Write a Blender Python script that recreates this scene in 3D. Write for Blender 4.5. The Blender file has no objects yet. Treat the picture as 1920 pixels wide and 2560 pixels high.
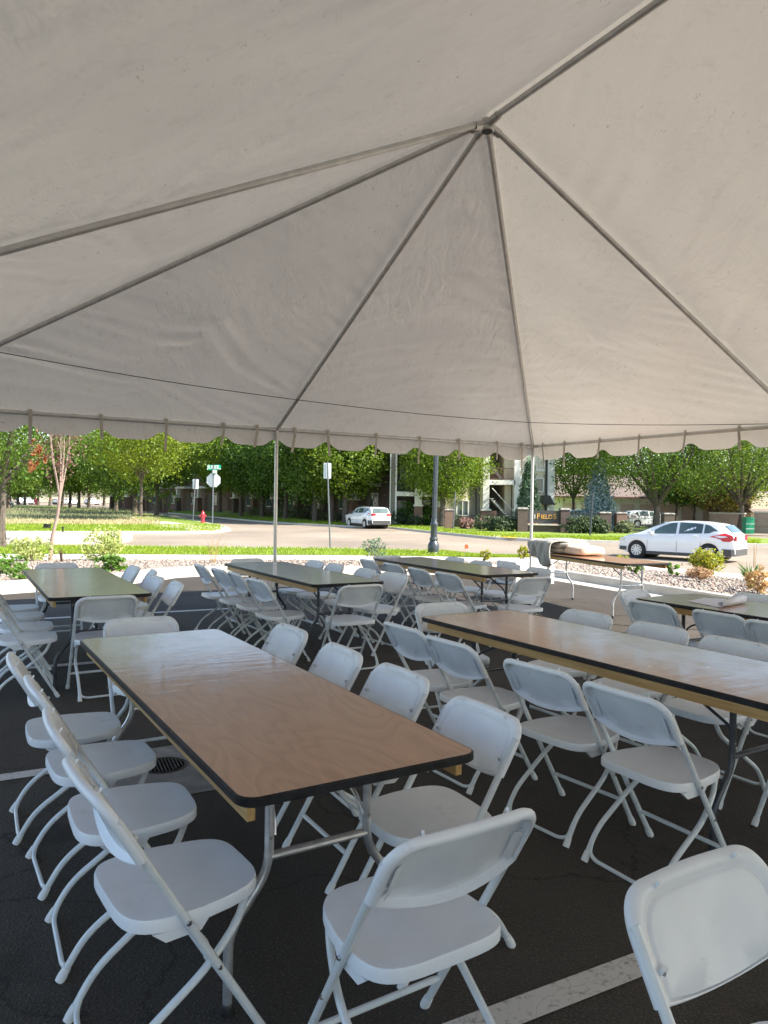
import bpy, math, random
import numpy as np
from mathutils import Vector, Matrix, noise
R=math.radians; pi=math.pi
rnd=random.Random(7)
sc=bpy.context.scene; C=sc.collection
# ------------------------------------------------------------------ camera
F_,H_,P_,RL=1854.,1.516,.01405,.01595
cp,sp,cr,sr=math.cos(P_),math.sin(P_),math.cos(RL),math.sin(RL)
cF=Vector((0,cp,-sp)); cZ=Vector((0,sp,cp)); cX=Vector((1,0,0))
cR=cr*cX+sr*cZ; cU=cr*cZ-sr*cX
cd=bpy.data.cameras.new('camera'); cam=bpy.data.objects.new('camera',cd); C.objects.link(cam)
cam.matrix_world=Matrix(((cR.x,cU.x,-cF.x,0),(cR.y,cU.y,-cF.y,0),(cR.z,cU.z,-cF.z,H_),(0,0,0,1)))
cd.sensor_fit='VERTICAL'; cd.sensor_height=24; cd.lens=24*F_/2560; cd.clip_end=3000; cd.clip_start=.05
sc.camera=cam
def G(u,v,z=0.):
    "survey point: photo pixel on the level plane z"
    d=cF*F_+cR*(u-960)-cU*(v-1280); t=(z-H_)/d.z; return Vector((d.x*t,d.y*t,z))
def D(u,v,y):
    "survey point: photo pixel at distance y"
    d=cF*F_+cR*(u-960)-cU*(v-1280); t=y/d.y; return Vector((d.x*t,y,H_+d.z*t))
# ------------------------------------------------------------------ materials
def nt(name):
    m=bpy.data.materials.new(name); m.use_nodes=True; n=m.node_tree; n.nodes.clear()
    o=n.nodes.new('ShaderNodeOutputMaterial'); return m,n,o
def N(n,t,**k):
    x=n.nodes.new(t)
    for a,b in k.items():
        if a in x.inputs: x.inputs[a].default_value=b
        else: setattr(x,a,b)
    return x
def ramp(n,fac,stops):
    r=n.nodes.new('ShaderNodeValToRGB'); e=r.color_ramp.elements
    while len(e)<len(stops): e.new(.5)
    for i,(p,c) in enumerate(stops):
        e[i].position=p; e[i].color=(*c,1) if len(c)==3 else c
    n.links.new(fac,r.inputs[0]); return r
def noise_tex(n,scale,detail=4,rough=.55,vec=None,stretch=None,dist=0):
    t=N(n,'ShaderNodeTexNoise',Scale=scale,Detail=detail,Roughness=rough,Distortion=dist)
    tc=n.nodes.new('ShaderNodeTexCoord'); src=tc.outputs['Object']
    if stretch:
        mp=n.nodes.new('ShaderNodeMapping'); mp.inputs['Scale'].default_value=stretch
        n.links.new(src,mp.inputs[0]); src=mp.outputs[0]
    n.links.new(src,t.inputs['Vector']); return t
def bump(n,h,strength,dist,prev=None):
    b=N(n,'ShaderNodeBump',Strength=strength,Distance=dist); n.links.new(h,b.inputs['Height'])
    if prev: n.links.new(prev,b.inputs['Normal'])
    return b.outputs[0]
def mat(name,c1,c2=None,rough=.6,metal=0,scale=6,bmp=0,bscale=60,coat=0,coatr=.1,spec=.5,detail=5,stretch=None,lo=.35,hi=.65):
    m,n,o=nt(name); p=N(n,'ShaderNodeBsdfPrincipled',Roughness=rough,Metallic=metal)
    p.inputs['Coat Weight'].default_value=coat; p.inputs['Coat Roughness'].default_value=coatr
    p.inputs['Specular IOR Level'].default_value=spec
    c2=c2 or tuple(x*.88 for x in c1)
    t=noise_tex(n,scale,detail,stretch=stretch); r=ramp(n,t.outputs[0],[(lo,c1),(hi,c2)])
    n.links.new(r.outputs[0],p.inputs['Base Color'])
    if bmp:
        t2=noise_tex(n,bscale,3); n.links.new(bump(n,t2.outputs[0],bmp,.01),p.inputs['Normal'])
    n.links.new(p.outputs[0],o.inputs[0]); return m
M={}
M['plastic']=mat('white_plastic',(.77,.80,.835),(.72,.75,.785),rough=.42,scale=9,bmp=.08,bscale=260)
M['tubew']=mat('white_painted_tube',(.66,.70,.72),(.58,.62,.64),rough=.3,scale=14)
def scuffed(m,sc1,amt):
    n=m.node_tree; p=[x for x in n.nodes if x.type=='BSDF_PRINCIPLED'][0]; l=p.inputs['Base Color'].links[0].from_socket
    oi=n.nodes.new('ShaderNodeObjectInfo'); tc=n.nodes.new('ShaderNodeTexCoord'); mu=n.nodes.new('ShaderNodeVectorMath'); mu.operation='MULTIPLY_ADD'; mu.inputs[1].default_value=(1,1,1)
    cb=n.nodes.new('ShaderNodeMath'); cb.operation='MULTIPLY'; cb.inputs[1].default_value=53.; n.links.new(oi.outputs['Random'],cb.inputs[0]); n.links.new(tc.outputs['Object'],mu.inputs[0]); n.links.new(cb.outputs[0],mu.inputs[2])
    t=N(n,'ShaderNodeTexNoise',Scale=sc1,Detail=7,Roughness=.75); n.links.new(mu.outputs[0],t.inputs['Vector']); r=ramp(n,t.outputs[0],[(.60,(1,1,1)),(.72,(amt,amt*.97,amt*.92))])
    x=n.nodes.new('ShaderNodeMix'); x.data_type='RGBA'; x.blend_type='MULTIPLY'; x.inputs[0].default_value=1; n.links.new(l,x.inputs[6]); n.links.new(r.outputs[0],x.inputs[7]); n.links.new(x.outputs[2],p.inputs['Base Color'])
    hs=N(n,'ShaderNodeHueSaturation'); mr=N(n,'ShaderNodeMapRange'); mr.inputs[3].default_value=.94; mr.inputs[4].default_value=1.04; n.links.new(oi.outputs['Random'],mr.inputs[0]); n.links.new(mr.outputs[0],hs.inputs['Value']); n.links.new(x.outputs[2],hs.inputs['Color']); n.links.new(hs.outputs[0],p.inputs['Base Color'])
scuffed(M['plastic'],6,.78); scuffed(M['tubew'],14,.6)
M['cap']=mat('rubber_cap',(.74,.75,.75),rough=.55)
M['rivet']=mat('rivet_steel',(.45,.45,.46),rough=.3,metal=1)
M['chrome']=mat('zinc_steel',(.66,.67,.69),(.50,.51,.53),rough=.34,metal=.75,scale=25)
M['darksteel']=mat('grey_painted_steel',(.075,.085,.10),(.05,.055,.065),rough=.32,metal=.3,scale=18)
M['alu']=mat('aluminium_pipe',(.66,.655,.63),(.56,.555,.53),rough=.36,metal=.45,scale=10,stretch=(1,1,1))
M['brightalu']=mat('bright_aluminium',(.62,.61,.58),(.5,.49,.47),rough=.3,metal=.7)
M['edge']=mat('black_edge_band',(.008,.008,.009),(.02,.02,.022),rough=.5,scale=18,bmp=.2,bscale=40,spec=.25)
M['pine']=mat('pine_rail',(.56,.36,.14),(.42,.24,.075),rough=.5,scale=5,stretch=(14,.5,9),coat=.15)
M['black']=mat('black_trim',(.012,.012,.013),rough=.45)
M['tyre']=mat('tyre_rubber',(.018,.018,.019),rough=.8)
M['rim']=mat('wheel_alloy',(.62,.63,.65),rough=.35,metal=.5)
M['carwhite']=mat('car_white_paint',(.78,.79,.80),(.76,.77,.78),rough=.25,coat=.8,coatr=.04,scale=1)
M['darktrim']=mat('grey_bumper_plastic',(.05,.05,.052),rough=.5)
M['redlens']=mat('red_lens',(.55,.012,.02),rough=.15,coat=.6)
M['clearlens']=mat('clear_lens',(.7,.68,.6),rough=.12,coat=.6)
M['plate']=mat('plate',(.72,.74,.80),(.6,.3,.32),rough=.4,scale=12)
M['signwhite']=mat('sign_aluminium_back',(.66,.70,.74),rough=.45,metal=.15)
M['post']=mat('galvanised_post',(.16,.18,.20),rough=.4,metal=.5)
M['lamp']=mat('lamp_post_paint',(.035,.045,.055),(.05,.062,.075),rough=.35)
M['signgreen']=mat('street_sign_green',(.0,.36,.22),(.0,.33,.2),rough=.4)
M['white']=mat('white_paint',(.8,.8,.78),rough=.5)
M['red']=mat('hydrant_red',(.55,.04,.06),(.45,.03,.05),rough=.4,coat=.4)
M['concrete']=mat('concrete',(.56,.52,.45),(.46,.42,.36),rough=.85,scale=3,bmp=.3,bscale=90)
M['oldconcrete']=mat('drain_concrete',(.33,.31,.28),(.17,.16,.15),rough=.9,scale=5,bmp=.5,bscale=50)
M['kerbpink']=mat('coloured_concrete',(.52,.27,.24),(.44,.22,.20),rough=.85,scale=3)
M['tactile']=mat('yellow_tactile',(.65,.42,.03),(.55,.36,.05),rough=.8,scale=12)
M['iron']=mat('cast_iron',(.02,.016,.013),(.05,.035,.025),rough=.65,scale=24,bmp=.5,bscale=30)
M['siding']=None
M['trim']=mat('house_trim',(.76,.74,.68),rough=.6,scale=1)
M['roof']=mat('roof_shingle',(.20,.155,.135),(.155,.12,.105),rough=.9,scale=8,bmp=.3,bscale=20)
M['bark']=mat('bark',(.13,.105,.085),(.065,.05,.04),rough=.9,scale=7,stretch=(3,3,.6),bmp=.6,bscale=14)
M['youngbark']=mat('young_bark',(.36,.27,.22),(.24,.17,.14),rough=.8,scale=9,stretch=(1,1,.5))
M['stump']=mat('weathered_wood',(.07,.03,.025),(.2,.11,.09),rough=.85,scale=5,bmp=.8,bscale=9)
M['fence']=mat('fence_iron',(.015,.016,.018),rough=.5)
M['green']=mat('green_plastic',(.0,.24,.11),(.0,.2,.09),rough=.5,scale=2)
M['door']=mat('door_paint',(.62,.62,.60),rough=.5,scale=1)
M['garage']=mat('garage_door',(.58,.44,.38),(.55,.42,.36),rough=.7,scale=1)
M['vinylgrey']=mat('tarp_vinyl',(.42,.42,.39),(.32,.315,.295),rough=.5,scale=7,bmp=.3,bscale=26)
M['vinylpeach']=mat('cream_cloth',(.74,.60,.50),(.62,.49,.40),rough=.7,scale=6,bmp=.4,bscale=22)
M['paper']=mat('paper',(.74,.73,.78),(.7,.69,.75),rough=.6,scale=3)
M['gold']=mat('gold_letters',(.72,.38,.10),(.62,.32,.08),rough=.4,metal=.2)
M['signslab']=mat('sign_slate',(.055,.05,.05),(.042,.038,.04),rough=.5,scale=4)
M['orange']=mat('orange_vinyl',(.8,.12,.02),rough=.6)
M['cord']=mat('cord',(.03,.03,.035),rough=.7)
M['strap']=mat('webbing_strap',(.56,.52,.44),(.42,.39,.33),rough=.8,scale=30)
M['glassg']=mat('window_glass',(.05,.08,.08),(.10,.15,.14),rough=.06,spec=.8,scale=.8)
M['dirt']=mat('dry_grass',(.40,.31,.17),(.20,.22,.09),rough=.95,scale=.8,detail=8,bmp=.6,bscale=6)
def _road(name,a,b,c,big=.35,fine=120,bs=.6,sp=True,rough=.9):
    m,n,o=nt(name); p=N(n,'ShaderNodeBsdfPrincipled',Roughness=rough); p.inputs['Specular IOR Level'].default_value=.3
    t=noise_tex(n,big,6); r=ramp(n,t.outputs[0],[(.3,a),(.55,b),(.75,c)])
    t2=noise_tex(n,fine,2,.7); r2=ramp(n,t2.outputs[0],[(.25,(.5,.5,.5)),(.58,(1.1,1.1,1.1)),(.70,(2.6,2.5,2.3))])
    mx=n.nodes.new('ShaderNodeMix'); mx.data_type='RGBA'; mx.blend_type='MULTIPLY'; mx.inputs[0].default_value=.8
    n.links.new(r.outputs[0],mx.inputs[6]); n.links.new(r2.outputs[0],mx.inputs[7]); n.links.new(mx.outputs[2],p.inputs['Base Color'])
    if big>.2:
        st_=noise_tex(n,1.1,5,.65); rst=ramp(n,st_.outputs[0],[(.56,(1,1,1)),(.66,(.55,.53,.5))]); ck=N(n,'ShaderNodeTexVoronoi',Scale=.55,feature='DISTANCE_TO_EDGE'); wq=noise_tex(n,2.5,5,.6); va=n.nodes.new('ShaderNodeVectorMath'); va.operation='MULTIPLY_ADD'; va.inputs[1].default_value=(.5,.5,.5); tcq=n.nodes.new('ShaderNodeTexCoord'); n.links.new(wq.outputs['Color'],va.inputs[0]); n.links.new(tcq.outputs['Object'],va.inputs[2]); n.links.new(va.outputs[0],ck.inputs['Vector']); rck=ramp(n,ck.outputs['Distance'],[(.0,(.35,.33,.31)),(.006,(1,1,1))])
        for q_ in (rst,rck):
            mz=n.nodes.new('ShaderNodeMix'); mz.data_type='RGBA'; mz.blend_type='MULTIPLY'; mz.inputs[0].default_value=.8; n.links.new(p.inputs['Base Color'].links[0].from_socket,mz.inputs[6]); n.links.new(q_.outputs[0],mz.inputs[7]); n.links.new(mz.outputs[2],p.inputs['Base Color'])
    t3=noise_tex(n,14,5,.7); b1=bump(n,t3.outputs[0],.35,.02); v=N(n,'ShaderNodeTexVoronoi',Scale=fine*.9)
    tc=n.nodes.new('ShaderNodeTexCoord'); n.links.new(tc.outputs['Object'],v.inputs['Vector'])
    n.links.new(bump(n,v.outputs[0],bs,.006,b1),p.inputs['Normal']); n.links.new(p.outputs[0],o.inputs[0]); return m
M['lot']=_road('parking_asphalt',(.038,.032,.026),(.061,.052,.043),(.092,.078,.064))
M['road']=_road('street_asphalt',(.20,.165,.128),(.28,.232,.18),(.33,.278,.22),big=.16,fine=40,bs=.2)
M['line']=None
def line_mat():
    m,n,o=nt('worn_line_paint'); p=N(n,'ShaderNodeBsdfPrincipled',Roughness=.8)
    v=N(n,'ShaderNodeTexVoronoi',Scale=5.5,feature='DISTANCE_TO_EDGE'); tc=n.nodes.new('ShaderNodeTexCoord'); 
    t0=noise_tex(n,9,3); ad=n.nodes.new('ShaderNodeVectorMath'); ad.operation='ADD'
    sc_=n.nodes.new('ShaderNodeVectorMath'); sc_.operation='SCALE'; sc_.inputs['Scale'].default_value=.12
    n.links.new(t0.outputs['Color'],sc_.inputs[0]); n.links.new(tc.outputs['Object'],ad.inputs[0]); n.links.new(sc_.outputs[0],ad.inputs[1]); n.links.new(ad.outputs[0],v.inputs['Vector'])
    r=ramp(n,v.outputs['Distance'],[(.0,(.36,.335,.31)),(.009,(.56,.53,.49))])
    t=noise_tex(n,45,3); r2=ramp(n,t.outputs[0],[(.32,(.45,.45,.45)),(.45,(1,1,1))])
    mx=n.nodes.new('ShaderNodeMix'); mx.data_type='RGBA'; mx.blend_type='MULTIPLY'; mx.inputs[0].default_value=.8
    n.links.new(r.outputs[0],mx.inputs[6]); n.links.new(r2.outputs[0],mx.inputs[7])
    n.links.new(mx.outputs[2],p.inputs['Base Color']); n.links.new(p.outputs[0],o.inputs[0]); return m
M['line']=line_mat()
def brick_mat(name,a,b,mortar,scale=1.,bw=.22,bh=.075):
    m,n,o=nt(name); p=N(n,'ShaderNodeBsdfPrincipled',Roughness=.85)
    tc=n.nodes.new('ShaderNodeTexCoord'); sx=n.nodes.new('ShaderNodeSeparateXYZ'); cb=n.nodes.new('ShaderNodeCombineXYZ')
    ad=n.nodes.new('ShaderNodeMath'); ad.operation='ADD'; n.links.new(tc.outputs['Object'],sx.inputs[0])
    n.links.new(sx.outputs[0],ad.inputs[0]); n.links.new(sx.outputs[1],ad.inputs[1]); n.links.new(ad.outputs[0],cb.inputs[0]); n.links.new(sx.outputs[2],cb.inputs[1])
    k=N(n,'ShaderNodeTexBrick',Scale=scale); k.inputs['Color1'].default_value=(*a,1); k.inputs['Color2'].default_value=(*b,1); k.inputs['Mortar'].default_value=(*mortar,1)
    k.inputs['Brick Width'].default_value=bw; k.inputs['Row Height'].default_value=bh; k.inputs['Mortar Size'].default_value=.008
    n.links.new(cb.outputs[0],k.inputs['Vector']); n.links.new(k.outputs[0],p.inputs['Base Color']); n.links.new(p.outputs[0],o.inputs[0]); return m
M['brick']=brick_mat('red_brown_brick',(.20,.095,.062),(.13,.066,.048),(.26,.22,.19))
M['brickdark']=brick_mat('dark_brick',(.10,.062,.048),(.065,.042,.035),(.14,.12,.11))
M['stonewall']=brick_mat('tan_block',(.38,.27,.21),(.30,.20,.155),(.40,.33,.27),bw=.4,bh=.2)
def siding_mat(name,c,vertical=False,per=.18):
    m,n,o=nt(name); p=N(n,'ShaderNodeBsdfPrincipled',Roughness=.7)
    tc=n.nodes.new('ShaderNodeTexCoord'); w=N(n,'ShaderNodeTexWave',Scale=1/per/2/pi*2*pi/2/1.0)
    w.wave_type='BANDS'; w.bands_direction='X' if vertical else 'Z'; w.wave_profile='SAW'
    w.inputs['Scale'].default_value=.314/per/1.0*.5*2
    n.links.new(tc.outputs['Object'],w.inputs['Vector'])
    r=ramp(n,w.outputs[0],[(0,tuple(x*.55 for x in c)),(.14,c),(1,c)]); n.links.new(r.outputs[0],p.inputs['Base Color'])
    n.links.new(bump(n,w.outputs[0],.5,.02),p.inputs['Normal']); n.links.new(p.outputs[0],o.inputs[0]); return m
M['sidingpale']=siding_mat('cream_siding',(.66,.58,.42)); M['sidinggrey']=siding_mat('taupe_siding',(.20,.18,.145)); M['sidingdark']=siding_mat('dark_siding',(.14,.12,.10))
M['batten']=siding_mat('board_and_batten',(.68,.62,.50),True,.4)
def leaf_mat(name,c1,c2,tr=.45,sc_=.5):
    m,n,o=nt(name); t=noise_tex(n,sc_,5,.7); r=ramp(n,t.outputs[0],[(.35,c1),(.65,c2)])
    g=n.nodes.new('ShaderNodeNewGeometry')
    hs=N(n,'ShaderNodeHueSaturation'); mr=N(n,'ShaderNodeMapRange'); mr.inputs[3].default_value=.65; mr.inputs[4].default_value=1.45
    n.links.new(g.outputs['Random Per Island'],mr.inputs[0]); n.links.new(mr.outputs[0],hs.inputs['Value']); n.links.new(r.outputs[0],hs.inputs['Color'])
    d=N(n,'ShaderNodeBsdfPrincipled',Roughness=.5); d.inputs['Specular IOR Level'].default_value=.35
    tl=n.nodes.new('ShaderNodeBsdfTranslucent'); mx=n.nodes.new('ShaderNodeMixShader'); mx.inputs[0].default_value=tr
    hs2=N(n,'ShaderNodeHueSaturation',Hue=.485,Saturation=1.1,Value=1.5); n.links.new(hs.outputs[0],hs2.inputs['Color'])
    n.links.new(hs.outputs[0],d.inputs['Base Color']); n.links.new(hs2.outputs[0],tl.inputs[0])
    n.links.new(d.outputs[0],mx.inputs[1]); n.links.new(tl.outputs[0],mx.inputs[2]); n.links.new(mx.outputs[0],o.inputs[0]); return m
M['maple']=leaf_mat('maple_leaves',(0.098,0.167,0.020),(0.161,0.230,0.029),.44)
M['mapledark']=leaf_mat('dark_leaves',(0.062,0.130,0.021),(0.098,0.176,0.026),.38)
M['locust']=leaf_mat('locust_leaves',(.14,.20,.022),(.20,.25,.03))
M['deep']=leaf_mat('tree_leaves',(0.067,0.129,0.018),(0.112,0.179,0.027),.4)
M['spruce']=leaf_mat('blue_spruce',(.26,.34,.345),(.34,.43,.44),.12); M['fir']=leaf_mat('green_spruce',(0.085,0.156,0.072),(0.156,0.221,0.143),.15)
M['rust']=leaf_mat('rust_leaves',(.11,.085,.02),(.10,.11,.022),.4); M['redleaf']=leaf_mat('red_leaves',(.16,.075,.06),(.12,.085,.055),.35,2)
M['orangeleaf']=leaf_mat('orange_leaves',(.50,.26,.12),(.40,.19,.08),.35,2)
M['pale']=leaf_mat('variegated_leaves',(.42,.46,.17),(.26,.34,.09),.35,4); M['lime']=leaf_mat('lime_leaves',(.14,.26,.05),(.10,.2,.03),.4,3)
M['yellow']=leaf_mat('yellow_green_leaves',(.36,.34,.04),(.20,.26,.04),.4,5); M['fieldgrass']=leaf_mat('field_grass',(.42,.35,.20),(.33,.30,.15),.3,.3); M['straw']=leaf_mat('straw',(.50,.36,.17),(.42,.29,.12),.3,5)
M['peach']=leaf_mat('peach_heather',(.46,.32,.18),(.36,.24,.13),.3,5); M['hedge']=leaf_mat('hedge_leaves',(.05,.08,.035),(.09,.12,.06),.3,2)
M['hedgepale']=leaf_mat('pale_hedge',(.14,.17,.09),(.2,.22,.12),.3,2); M['flower']=leaf_mat('yellow_flowers',(.7,.36,.02),(.6,.3,.02),.3,4)
M['redshrub']=leaf_mat('red_shrub',(.45,.06,.03),(.35,.07,.04),.3,3); M['grassb']=leaf_mat('grass_blades',(.17,.27,.022),(.25,.31,.04),.4,3)
M['lawn']=mat('lawn',(.13,.21,.018),(.20,.27,.03),rough=.9,scale=1.2,bmp=.7,bscale=12,detail=8,lo=.3,hi=.7)
def wood_top():
    m,n,o=nt('varnished_plywood'); p=N(n,'ShaderNodeBsdfPrincipled',Roughness=.36)
    p.inputs['Coat Weight'].default_value=.72; p.inputs['Coat Roughness'].default_value=.10; p.inputs['Coat IOR'].default_value=1.5
    tc=n.nodes.new('ShaderNodeTexCoord'); oi=n.nodes.new('ShaderNodeObjectInfo')
    mp=n.nodes.new('ShaderNodeMapping'); mp.inputs['Scale'].default_value=(1.5,.5,1)
    ad=n.nodes.new('ShaderNodeVectorMath'); ad.operation='MULTIPLY_ADD'; ad.inputs[1].default_value=(1,1,1)
    cb=n.nodes.new('ShaderNodeCombineXYZ'); mu=n.nodes.new('ShaderNodeMath'); mu.operation='MULTIPLY'; mu.inputs[1].default_value=37.
    n.links.new(oi.outputs['Random'],mu.inputs[0]); n.links.new(mu.outputs[0],cb.inputs[0]); n.links.new(mu.outputs[0],cb.inputs[1])
    n.links.new(tc.outputs['Object'],ad.inputs[0]); n.links.new(cb.outputs[0],ad.inputs[2]); n.links.new(ad.outputs[0],mp.inputs[0])
    t=N(n,'ShaderNodeTexNoise',Scale=1.7,Detail=2,Roughness=.5,Distortion=.6); n.links.new(mp.outputs[0],t.inputs['Vector'])
    # contour rings of the veneer
    mm=n.nodes.new('ShaderNodeMath'); mm.operation='MULTIPLY'; mm.inputs[1].default_value=17.; n.links.new(t.outputs[0],mm.inputs[0])
    fr=n.nodes.new('ShaderNodeMath'); fr.operation='FRACT'; n.links.new(mm.outputs[0],fr.inputs[0])
    r=ramp(n,fr.outputs[0],[(0,(.375,.185,.092)),(.25,(.425,.218,.112)),(.72,(.45,.236,.122)),(1,(.375,.185,.092))])
    g=N(n,'ShaderNodeTexNoise',Scale=60,Detail=4,Roughness=.7); mp2=n.nodes.new('ShaderNodeMapping'); mp2.inputs['Scale'].default_value=(3.2,.14,1)
    n.links.new(ad.outputs[0],mp2.inputs[0]); n.links.new(mp2.outputs[0],g.inputs['Vector'])
    r2=ramp(n,g.outputs[0],[(.32,(.80,.77,.74)),(.6,(1.05,1.04,1.03))])
    mx=n.nodes.new('ShaderNodeMix'); mx.data_type='RGBA'; mx.blend_type='MULTIPLY'; mx.inputs[0].default_value=.8
    n.links.new(r.outputs[0],mx.inputs[6]); n.links.new(r2.outputs[0],mx.inputs[7])
    # plaster flecks and filled screw heads
    v=N(n,'ShaderNodeTexVoronoi',Scale=4.6); n.links.new(ad.outputs[0],v.inputs['Vector'])
    rv=ramp(n,v.outputs['Distance'],[(.035,(1,1,1)),(.055,(0,0,0))])
    mx2=n.nodes.new('ShaderNodeMix'); mx2.data_type='RGBA'; n.links.new(rv.outputs[0],mx2.inputs[0]); n.links.new(mx.outputs[2],mx2.inputs[6]); mx2.inputs[7].default_value=(.62,.50,.40,1)
    n.links.new(mx2.outputs[2],p.inputs['Base Color'])
    w=N(n,'ShaderNodeTexNoise',Scale=9,Detail=4,Roughness=.6); mp3=n.nodes.new('ShaderNodeMapping'); mp3.inputs['Scale'].default_value=(.5,2.4,1)
    n.links.new(ad.outputs[0],mp3.inputs[0]); n.links.new(mp3.outputs[0],w.inputs['Vector'])
    b=bump(n,w.outputs[0],.045,.02); n.links.new(b,p.inputs['Coat Normal']); n.links.new(b,p.inputs['Normal'])
    sm=noise_tex(n,7,5,.7); rr=ramp(n,sm.outputs[0],[(.35,(.05,)*3),(.7,(.16,)*3)]); n.links.new(rr.outputs[0],p.inputs['Coat Roughness'])
    n.links.new(p.outputs[0],o.inputs[0]); return m
M['wood']=wood_top()
def canvas_mat():
    m,n,o=nt('tent_vinyl'); d=N(n,'ShaderNodeBsdfPrincipled',Roughness=.36); d.inputs['Specular IOR Level'].default_value=.4
    t=noise_tex(n,.5,5,.6); r=ramp(n,t.outputs[0],[(.3,(.82,.80,.77)),(.7,(.75,.73,.695))])
    # dirt streaks and specks
    s=noise_tex(n,26,3,.7,stretch=(1.0,.28,1)); big=noise_tex(n,1.3,4,.7)
    rs=ramp(n,s.outputs[0],[(.64,(1,1,1)),(.72,(.42,.39,.35))]); rb=ramp(n,big.outputs[0],[(.47,(0,0,0)),(.6,(1,1,1))])
    mx=n.nodes.new('ShaderNodeMix'); mx.data_type='RGBA'; mx.blend_type='MULTIPLY'
    n.links.new(rb.outputs[0],mx.inputs[0]); n.links.new(r.outputs[0],mx.inputs[6]); n.links.new(rs.outputs[0],mx.inputs[7])
    s2=noise_tex(n,5,8,.78); r3=ramp(n,s2.outputs[0],[(.53,(1,1,1)),(.76,(.66,.63,.57))])
    mx2=n.nodes.new('ShaderNodeMix'); mx2.data_type='RGBA'; mx2.blend_type='MULTIPLY'; mx2.inputs[0].default_value=.75
    n.links.new(mx.outputs[2],mx2.inputs[6]); n.links.new(r3.outputs[0],mx2.inputs[7])
    vs_=N(n,'ShaderNodeTexVoronoi',Scale=3.1); tcv=n.nodes.new('ShaderNodeTexCoord'); mpv=n.nodes.new('ShaderNodeMapping'); mpv.inputs['Scale'].default_value=(1.,.55,.7); mpv.inputs['Rotation'].default_value=(0,0,.6)
    n.links.new(tcv.outputs['Object'],mpv.inputs[0]); n.links.new(mpv.outputs[0],vs_.inputs['Vector']); wob=noise_tex(n,40,2); 
    sb=n.nodes.new('ShaderNodeMath'); sb.operation='MULTIPLY_ADD'; sb.inputs[1].default_value=.05; n.links.new(wob.outputs[0],sb.inputs[0]); n.links.new(vs_.outputs['Distance'],sb.inputs[2])
    rsp=ramp(n,sb.outputs[0],[(.045,(.30,.27,.23)),(.062,(1,1,1))]); mx3=n.nodes.new('ShaderNodeMix'); mx3.data_type='RGBA'; mx3.blend_type='MULTIPLY'; mx3.inputs[0].default_value=.8
    n.links.new(mx2.outputs[2],mx3.inputs[6]); n.links.new(rsp.outputs[0],mx3.inputs[7]); n.links.new(mx3.outputs[2],d.inputs['Base Color'])
    w=noise_tex(n,2.4,3,.55); w2=noise_tex(n,9,3,.5)
    b=bump(n,w.outputs[0],.34,.05); w3=noise_tex(n,10,3,.55,stretch=(1.,.22,.6),dist=.6); mk=noise_tex(n,.55,2); rk=ramp(n,mk.outputs[0],[(.40,(0,0,0)),(.58,(1,1,1))])
    mm3=n.nodes.new('ShaderNodeMath'); mm3.operation='MULTIPLY'; n.links.new(w3.outputs[0],mm3.inputs[0]); n.links.new(rk.outputs[0],mm3.inputs[1])
    n.links.new(bump(n,mm3.outputs[0],.5,.05,bump(n,w2.outputs[0],.06,.02,b)),d.inputs['Normal'])
    tl=n.nodes.new('ShaderNodeBsdfTranslucent'); tl.inputs[0].default_value=(.80,.73,.62,1)
    ms=n.nodes.new('ShaderNodeMixShader'); ms.inputs[0].default_value=.095
    n.links.new(d.outputs[0],ms.inputs[1]); n.links.new(tl.outputs[0],ms.inputs[2]); n.links.new(ms.outputs[0],o.inputs[0]); return m
M['canvas']=canvas_mat()
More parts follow.
